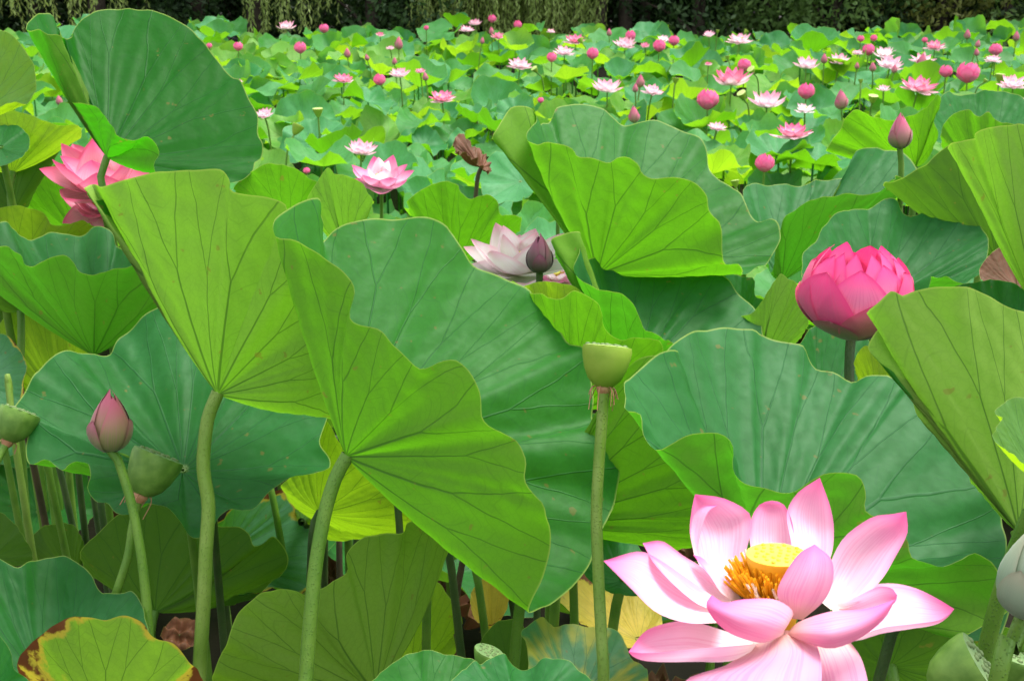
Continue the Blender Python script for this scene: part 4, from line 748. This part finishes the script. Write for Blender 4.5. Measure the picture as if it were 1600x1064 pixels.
while yy < 19.4:
    step = .31+.005*yy; half = yy*.47+1.0; xx = -half+q.uniform(0, step)
    while xx < half:
        spots.append((xx+q.uniform(-.13, .13), yy+q.uniform(-.13, .13))); xx += step*q.uniform(.8, 1.2)
    yy += step*.86
allspots = []
for (x, y) in spots:
    near = math.exp(-(y-4.4)/1.6)
    z = .62+.20*near+q.normal(0, .13)+.05*math.sin(x*1.3+y*.8)+.04*math.sin(y*2.1-x)
    rad = q.uniform(.16, .30)
    ti = abs(q.normal(0, .42)); td = q.uniform(0, 6.28)
    if q.random() < .5: td = q.normal(0, .7); ti = q.uniform(.15, .85)       # about half lean their face toward open water, where the light is
    z = min(max(z, .3), 1.02)
    if any(abs(x-f_[0]) < rad+.06 and -.75 < y-f_[1] < .3 for f_ in FARXY): z = min(z, .84); ti *= .5     # flower heads stand clear of the blades
    vi = int(q.integers(12)); mi = FM[int(q.choice(3, p=[.45, .25, .30]))]
    allspots.append((x, y, z, rad, ti, td, q.uniform(0, 6.28), vi, mi, q.uniform(0, 1)))
def rot(ti, td, sp): return (Matrix.Rotation(ti, 3, Vector((math.cos(td), math.sin(td), 0))) @ Matrix.Rotation(sp, 3, 'Z'))
allspots.sort(key=lambda s: s[1]); NIND = 215
for n_, (x, y, z, rad, ti, td, sp, vi, mi, tn) in enumerate(allspots[:NIND]):
    kw = {'field1': 'mid green', 'field2': 'yellow green', 'field3': 'waxy blue green'}[mi]; sh_ = ['funnel shaped', 'almost flat', 'deeply cupped', 'ruffled'][KINDS[vi]]
    nb = min(FARXY, key=lambda t_: (t_[0]-x)**2+(t_[1]-y)**2); dn = math.hypot(nb[0]-x, nb[1]-y)
    rel = 'beside '+{'o': 'an open pink flower', 'w': 'a whitish flower', 'g': 'a round pink flower', 'b': 'a pointed bud', 'p': 'a small seed pod'}[nb[3]] if dn < .4 else ('just behind the tall front leaves' if y < 5.6 else 'amid the crowded field')
    lb = f"{'small' if rad < .25 else 'broad'} {sh_} {kw} lotus leaf {rel}"
    root = thing('lotus_leaf', lb, 'lotus leaf', (x, y, 0), 'field: '+lb)
    b = link('blade', blade_me[(vi, mi)], root); b.location = (0, 0, z); b.rotation_euler = rot(ti, td, sp).to_euler(); b.scale = (rad, rad, rad)
    s = link('stalk', USTALK[n_ % 4], root); s.location = (0, 0, -.14); s.scale = (1, 1, z+.143)
for mi in FM:
    V, F, U, T, k_ = [], [], [], [], 0
    for (x, y, z, rad, ti, td, sp, vi, m2, tn) in allspots[NIND:]:
        if m2 != mi: continue
        v, f, u = (VAR if y < 10 else VARLO)[vi]; v2 = v*rad @ np.array(rot(ti, td, sp)).T+np.array([x, y, z]); V.append(v2); F.append(f+k_); U.append(u); T.append(np.full(len(v), tn)); k_ += len(v)
        if y < 16:
            v3, f3 = tube([(x, y, z+.002), (x, y, z*.5), (x, y, -.14)], .007, .008, 4); V.append(v3); F.append(f3+k_); U.append(np.tile([[.2, .5]], (f3.size, 1))); T.append(np.full(len(v3), tn)); k_ += len(v3)
    o = link('lotus_leaves', mesh('lotus_leaves', np.vstack(V), np.vstack(F), np.vstack(U), [mi], tint=np.concatenate(T)))
    o['kind'] = 'stuff'; o['label'] = {'field1': 'mass of mid green lotus leaves reaching to the far bank', 'field2': 'mass of yellow green lotus leaves reaching to the far bank', 'field3': 'mass of waxy blue green lotus leaves reaching to the far bank'}[mi]; o['category'] = 'lotus leaves'

# curled dead leaf out in the field, low shaded leaves and bare stems beneath the front rank
leaf('dry curled brown lotus leaf sticking out of the green field', 'dead', (752, 262, 5.6),
     [(708, 228, .0), (712, 214), (722, 210, .06), (738, 228), (752, 236, .1), (762, 250), (768, 268, .05), (758, 266, -.05), (742, 250, -.1), (726, 240, -.1), (716, 240, -.06)], smat='stalk_brown', puck=.14, ruf=.06, nt_=126, nr=16)
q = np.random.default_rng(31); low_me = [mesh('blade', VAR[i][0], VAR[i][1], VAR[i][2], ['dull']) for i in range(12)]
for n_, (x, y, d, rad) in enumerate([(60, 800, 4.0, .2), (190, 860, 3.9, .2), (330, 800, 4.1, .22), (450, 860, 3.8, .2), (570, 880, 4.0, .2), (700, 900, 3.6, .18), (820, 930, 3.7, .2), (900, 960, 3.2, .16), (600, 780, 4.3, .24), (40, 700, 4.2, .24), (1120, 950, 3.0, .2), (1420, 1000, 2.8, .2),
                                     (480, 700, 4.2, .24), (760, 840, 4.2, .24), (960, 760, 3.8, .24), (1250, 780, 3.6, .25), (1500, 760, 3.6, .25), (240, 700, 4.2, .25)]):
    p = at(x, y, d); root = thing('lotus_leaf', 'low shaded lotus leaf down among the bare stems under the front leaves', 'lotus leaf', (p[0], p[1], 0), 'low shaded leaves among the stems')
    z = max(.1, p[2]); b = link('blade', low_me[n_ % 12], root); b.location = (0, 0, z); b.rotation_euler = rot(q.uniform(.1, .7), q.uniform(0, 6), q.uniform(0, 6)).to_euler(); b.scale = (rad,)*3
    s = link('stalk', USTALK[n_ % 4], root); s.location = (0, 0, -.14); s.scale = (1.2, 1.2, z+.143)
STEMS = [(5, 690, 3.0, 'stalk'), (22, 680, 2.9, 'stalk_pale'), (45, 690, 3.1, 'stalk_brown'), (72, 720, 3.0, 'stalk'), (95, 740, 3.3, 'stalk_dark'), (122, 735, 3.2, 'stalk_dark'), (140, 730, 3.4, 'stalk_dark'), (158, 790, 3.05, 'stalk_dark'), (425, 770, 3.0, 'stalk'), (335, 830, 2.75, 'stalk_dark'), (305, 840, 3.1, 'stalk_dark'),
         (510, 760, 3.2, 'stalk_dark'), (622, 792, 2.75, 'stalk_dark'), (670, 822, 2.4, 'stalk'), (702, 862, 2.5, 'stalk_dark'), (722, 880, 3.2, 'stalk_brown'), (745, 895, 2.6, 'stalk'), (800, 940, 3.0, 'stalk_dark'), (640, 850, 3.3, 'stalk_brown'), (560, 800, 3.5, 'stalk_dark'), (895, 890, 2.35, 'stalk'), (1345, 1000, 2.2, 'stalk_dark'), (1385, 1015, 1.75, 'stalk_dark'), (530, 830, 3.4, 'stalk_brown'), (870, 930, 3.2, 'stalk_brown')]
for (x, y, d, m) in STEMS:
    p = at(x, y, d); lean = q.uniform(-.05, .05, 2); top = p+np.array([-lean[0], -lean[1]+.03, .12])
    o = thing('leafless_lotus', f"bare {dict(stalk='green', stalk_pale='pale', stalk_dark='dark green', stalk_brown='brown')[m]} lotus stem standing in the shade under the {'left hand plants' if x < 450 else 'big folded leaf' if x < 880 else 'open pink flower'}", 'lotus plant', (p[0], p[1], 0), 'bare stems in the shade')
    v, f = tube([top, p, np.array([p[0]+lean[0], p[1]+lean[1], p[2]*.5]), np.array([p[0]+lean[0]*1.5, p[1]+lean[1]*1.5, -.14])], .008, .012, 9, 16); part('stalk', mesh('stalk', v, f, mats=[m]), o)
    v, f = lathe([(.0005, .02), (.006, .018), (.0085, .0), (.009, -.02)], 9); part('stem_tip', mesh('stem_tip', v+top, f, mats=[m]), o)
# dead leaf litter on the mud between the stems
V, F, U, k_ = [], [], [], 0
for i in range(260):
    x, y = q.uniform(-2.6, 2.6), q.uniform(2.2, 6.5); v, f, u = VARLO[int(q.integers(12))]; r = q.uniform(.05, .11)
    v2 = ((v+np.array([0, 0, 1])*(.22*np.sin(v[:, :1]*7+i)*np.sin(v[:, 1:2]*6)))*np.array([1, q.uniform(.4, .9), 1.6])*r) @ np.array(rot(q.uniform(0, .9), q.uniform(0, 6), q.uniform(0, 6))).T+np.array([x, y, .03+q.uniform(0, .10)]); V.append(v2); F.append(f+k_); U.append(u); k_ += len(v)
o = link('leaf_litter', mesh('leaf_litter', np.vstack(V), np.vstack(F), np.vstack(U), ['dead'])); o['kind'] = 'stuff'; o['label'] = 'brown dead lotus leaves lying on the mud between the stems'; o['category'] = 'leaf litter'

# ------------------------------------------------------------------ trees on the far bank
def foliage(q, centres, n, size, flat=.6):
    """leaf-sized quads scattered in clumps"""
    C = np.asarray([c[:3] for c in centres]); Rd = np.asarray([c[3] for c in centres]); idx = q.integers(0, len(C), n)
    d = q.normal(size=(n, 3)); d /= np.linalg.norm(d, axis=1)[:, None]; p = C[idx]+d*(Rd[idx]*q.uniform(.25, 1.0, n)**.5)[:, None]*np.array([1, 1, flat])
    a = q.normal(size=(n, 3)); a /= np.linalg.norm(a, axis=1)[:, None]; b = np.cross(a, q.normal(size=(n, 3))); b /= np.linalg.norm(b, axis=1)[:, None]+1e-9
    s = (size*q.uniform(.6, 1.3, n))[:, None]; V = np.stack([p-a*s, p+b*s*.45, p+a*s, p-b*s*.45], 1).reshape(-1, 3)
    return V, np.arange(4*n).reshape(-1, 4)
def tree(label, x, y, h, cr, mat, q, n=2600, low=1.0, lean=0, size=.11, group=None, r=.16, name='broadleaf_tree'):
    z0 = float(bankz(np.array(x), np.array(y)))-.1; root = thing(name, label, 'tree', (x, y, z0), group)
    bits = [tube([(x, y, z0), (x+lean*.3, y, z0+h*.25), (x+lean*.8, y+.1, z0+h*.5), (x+lean, y, z0+h*.9)], r, r*.3, 10, 14)]; cen = []
    for i in range(14):
        a = q.uniform(0, 6.28); zz = z0+low+(h-low)*(i/13); rr_ = cr*math.sin(math.pi*(.22+.7*i/13))*q.uniform(.5, .95); hx = x+lean*(zz-z0)/h
        e = (hx+rr_*math.cos(a), y+rr_*math.sin(a)*.9, zz+q.uniform(0, .3)); bits.append(tube([(hx, y, max(z0+.4, zz-.5)), ((hx+e[0])/2, (y+e[1])/2, zz), e], .05, .015, 5, 6)); cen.append(e+(cr*q.uniform(.35, .6),))
        cen.append((hx+q.normal(0, .4)*cr, y+q.normal(0, .4)*cr, zz+.3, cr*.5))
    v, f = join(bits); part('trunk', mesh('trunk', v, f, mats=['bark']), root)
    v, f = foliage(q, cen, n, size); part('crown', mesh('crown', v, f, mats=[mat], smooth=False), root); return root
def willow(label, x, y, h, cr, q, strands, z_end, group=None, r=.2, spread=None):
    z0 = float(bankz(np.array(x), np.array(y)))-.1; root = thing('willow_tree', label, 'tree', (x, y, z0), group)
    bits = [tube([(x, y, z0), (x+.1, y, z0+1.2), (x-.1, y-.1, z0+h*.6), (x, y, z0+h)], r, r*.35, 10, 14)]; V, F, k_ = [], [], 0
    for i in range(9):
        a = i*.7; e = (x+cr*.8*math.cos(a), y+cr*.7*math.sin(a), z0+h*.95); bits.append(tube([(x, y, z0+h*.55), (x+cr*.35*math.cos(a), y+cr*.35*math.sin(a), z0+h*.92), e], .07, .02, 6, 7))
    v, f = join(bits); part('trunk', mesh('trunk', v, f, mats=['bark']), root); tw = []
    for i in range(strands):
        sx = q.uniform(spread[0], spread[1]) if spread else x+q.normal(0, .5)*cr; sy = y-cr*.7*q.uniform(0, 1)-.1; top = z0+h*q.uniform(.75, 1.0); end = z_end+abs(q.normal(0, .35)) if q.random() < .75 else z_end+q.uniform(.2, 1.5)
        m = 120; tt = np.linspace(0, 1, m)**.6; zs = top+(end-top)*tt; xs2 = sx+.12*np.sin(tt*5+i)+q.normal(0, .02, m); ys2 = sy-.1*tt+q.normal(0, .02, m)
        tw.append(tube(np.stack([sx+.12*np.sin(tt[::17]*5+i), sy-.1*tt[::17], zs[::17]], -1), .006, .003, 3))
        p = np.stack([xs2, ys2, zs], -1); a = np.stack([q.normal(0, .45, m), q.normal(0, .45, m), -np.ones(m)], -1); a /= np.linalg.norm(a, axis=1)[:, None]; b = np.cross(a, q.normal(size=(m, 3))); b /= np.linalg.norm(b, axis=1)[:, None]
        L = .10; vv = np.stack([p, p+a*L*.5+b*.015, p+a*L, p+a*L*.5-b*.015], 1).reshape(-1, 3); V.append(vv); F.append(np.arange(4*m).reshape(-1, 4)+k_); k_ += 4*m
    v, f = join(tw); part('twigs', mesh('twigs', v, f, mats=['bark']), root)
    part('crown', mesh('crown', np.vstack(V), np.vstack(F), mats=['willow'], smooth=False), root); return root
q = np.random.default_rng(11); TY = 21.0
def tx(x, y=TY): return (x-800)/FPX*(y/CP)
willow('weeping willow with a thick curtain of strands sweeping the pond edge', tx(790), TY+1.2, 6.5, 2.2, q, 300, .42, spread=(tx(655), tx(925)))
willow('thin weeping willow with a few trailing strands, left of the thick willow', tx(405), TY+.9, 6.5, 2.4, q, 46, .62, r=.13, spread=(tx(420), tx(545)))
willow('weeping willow at the left end of the bank, trailing wispy strands', tx(170), TY+.9, 6.5, 2.4, q, 50, .60, r=.16, spread=(tx(-40), tx(270)))
for (xp, dy, rr_, ln_, lab) in [(930, .7, .10, .2, 'slender dark tree trunk right of the willow curtain'), (972, 1.0, .13, -.1, 'thick pale barked tree just right of the slender one'), (1005, 1.6, .11, .1, 'dark tree behind the thick pale barked one')]:
    tree(lab, tx(xp), TY+dy, 7.5, 2.0, 'wood_leaf', q, 2200, low=2.2, lean=ln_, r=rr_)
spec = [(1080, .9, 'wood_leaf', .35, 'dark leafy tree with low branches right of the bare trunks'), (1185, 1.0, 'wood_leaf2', .25, 'mid green leafy tree leaning its boughs over the lotus'), (1275, .5, 'wood_leaf2', .45, 'open branched green tree with a crooked bough'), (1370, 1.3, 'wood_leaf', .35, 'dark tree in shade between two lighter trees'), (1440, .7, 'wood_leaf3', .4, 'olive leaved tree on the right bank'), (1540, .9, 'wood_leaf2', .3, 'green leafy tree at the right end of the bank'), (1660, 1.0, 'wood_leaf', .3, 'dark leafy tree past the right end of the bank'),
        (320, 1.4, 'wood_leaf', .5, 'dark bushy tree behind the raised sail leaf'), (590, .8, 'wood_leaf', .35, 'dark low shrubby tree left of the thick willow'), (60, 1.6, 'wood_leaf', .6, 'dark tree in deep shade at the left end'), (-80, 1.0, 'wood_leaf', .5, 'dark tree past the left end of the bank')]
for (xp, dy, m, low, lab) in spec: tree(lab, tx(xp), TY+dy, q.uniform(5.5, 7), q.uniform(1.3, 1.7), m, q, 9000, low=low, r=.12, size=.065)
for i in range(16):
    x = -13+i*1.75+q.uniform(-.3, .3); tree('shadowy tree of the dark wood behind the bank', x, TY+3.6+q.uniform(-.5, 2.2), q.uniform(7, 9), 2.1, 'wood_leaf', q, 3600, low=.4, r=.15, size=.16, group='trees of the dark wood')

for i in range(26):
    x = -13+i*1.04+q.uniform(-.25, .25); y = TY+2.3+q.uniform(-.3, .6); z0 = float(bankz(np.array(x), np.array(y)))-.05
    root = thing('shrub', 'dark leafy shrub filling the shade between the trunks on the bank', 'shrub', (x, y, z0), 'shrubs in the shade of the bank')
    bits = [tube([(x, y, z0), (x+.3*math.cos(a), y+.3*math.sin(a), z0+.6), (x+.6*math.cos(a), y+.5*math.sin(a), z0+1.3)], .025, .008, 5, 6) for a in (0, 1.3, 2.6, 3.9, 5.2)]
    v, f = join(bits); part('stems', mesh('stems', v, f, mats=['bark']), root)
    v, f = foliage(q, [(x+q.normal(0, .3), y+q.normal(0, .25), z0+q.uniform(.3, 1.6), .5) for _ in range(12)], 3600, .06, 1.0); part('foliage', mesh('foliage', v, f, mats=['wood_leaf'], smooth=False), root)
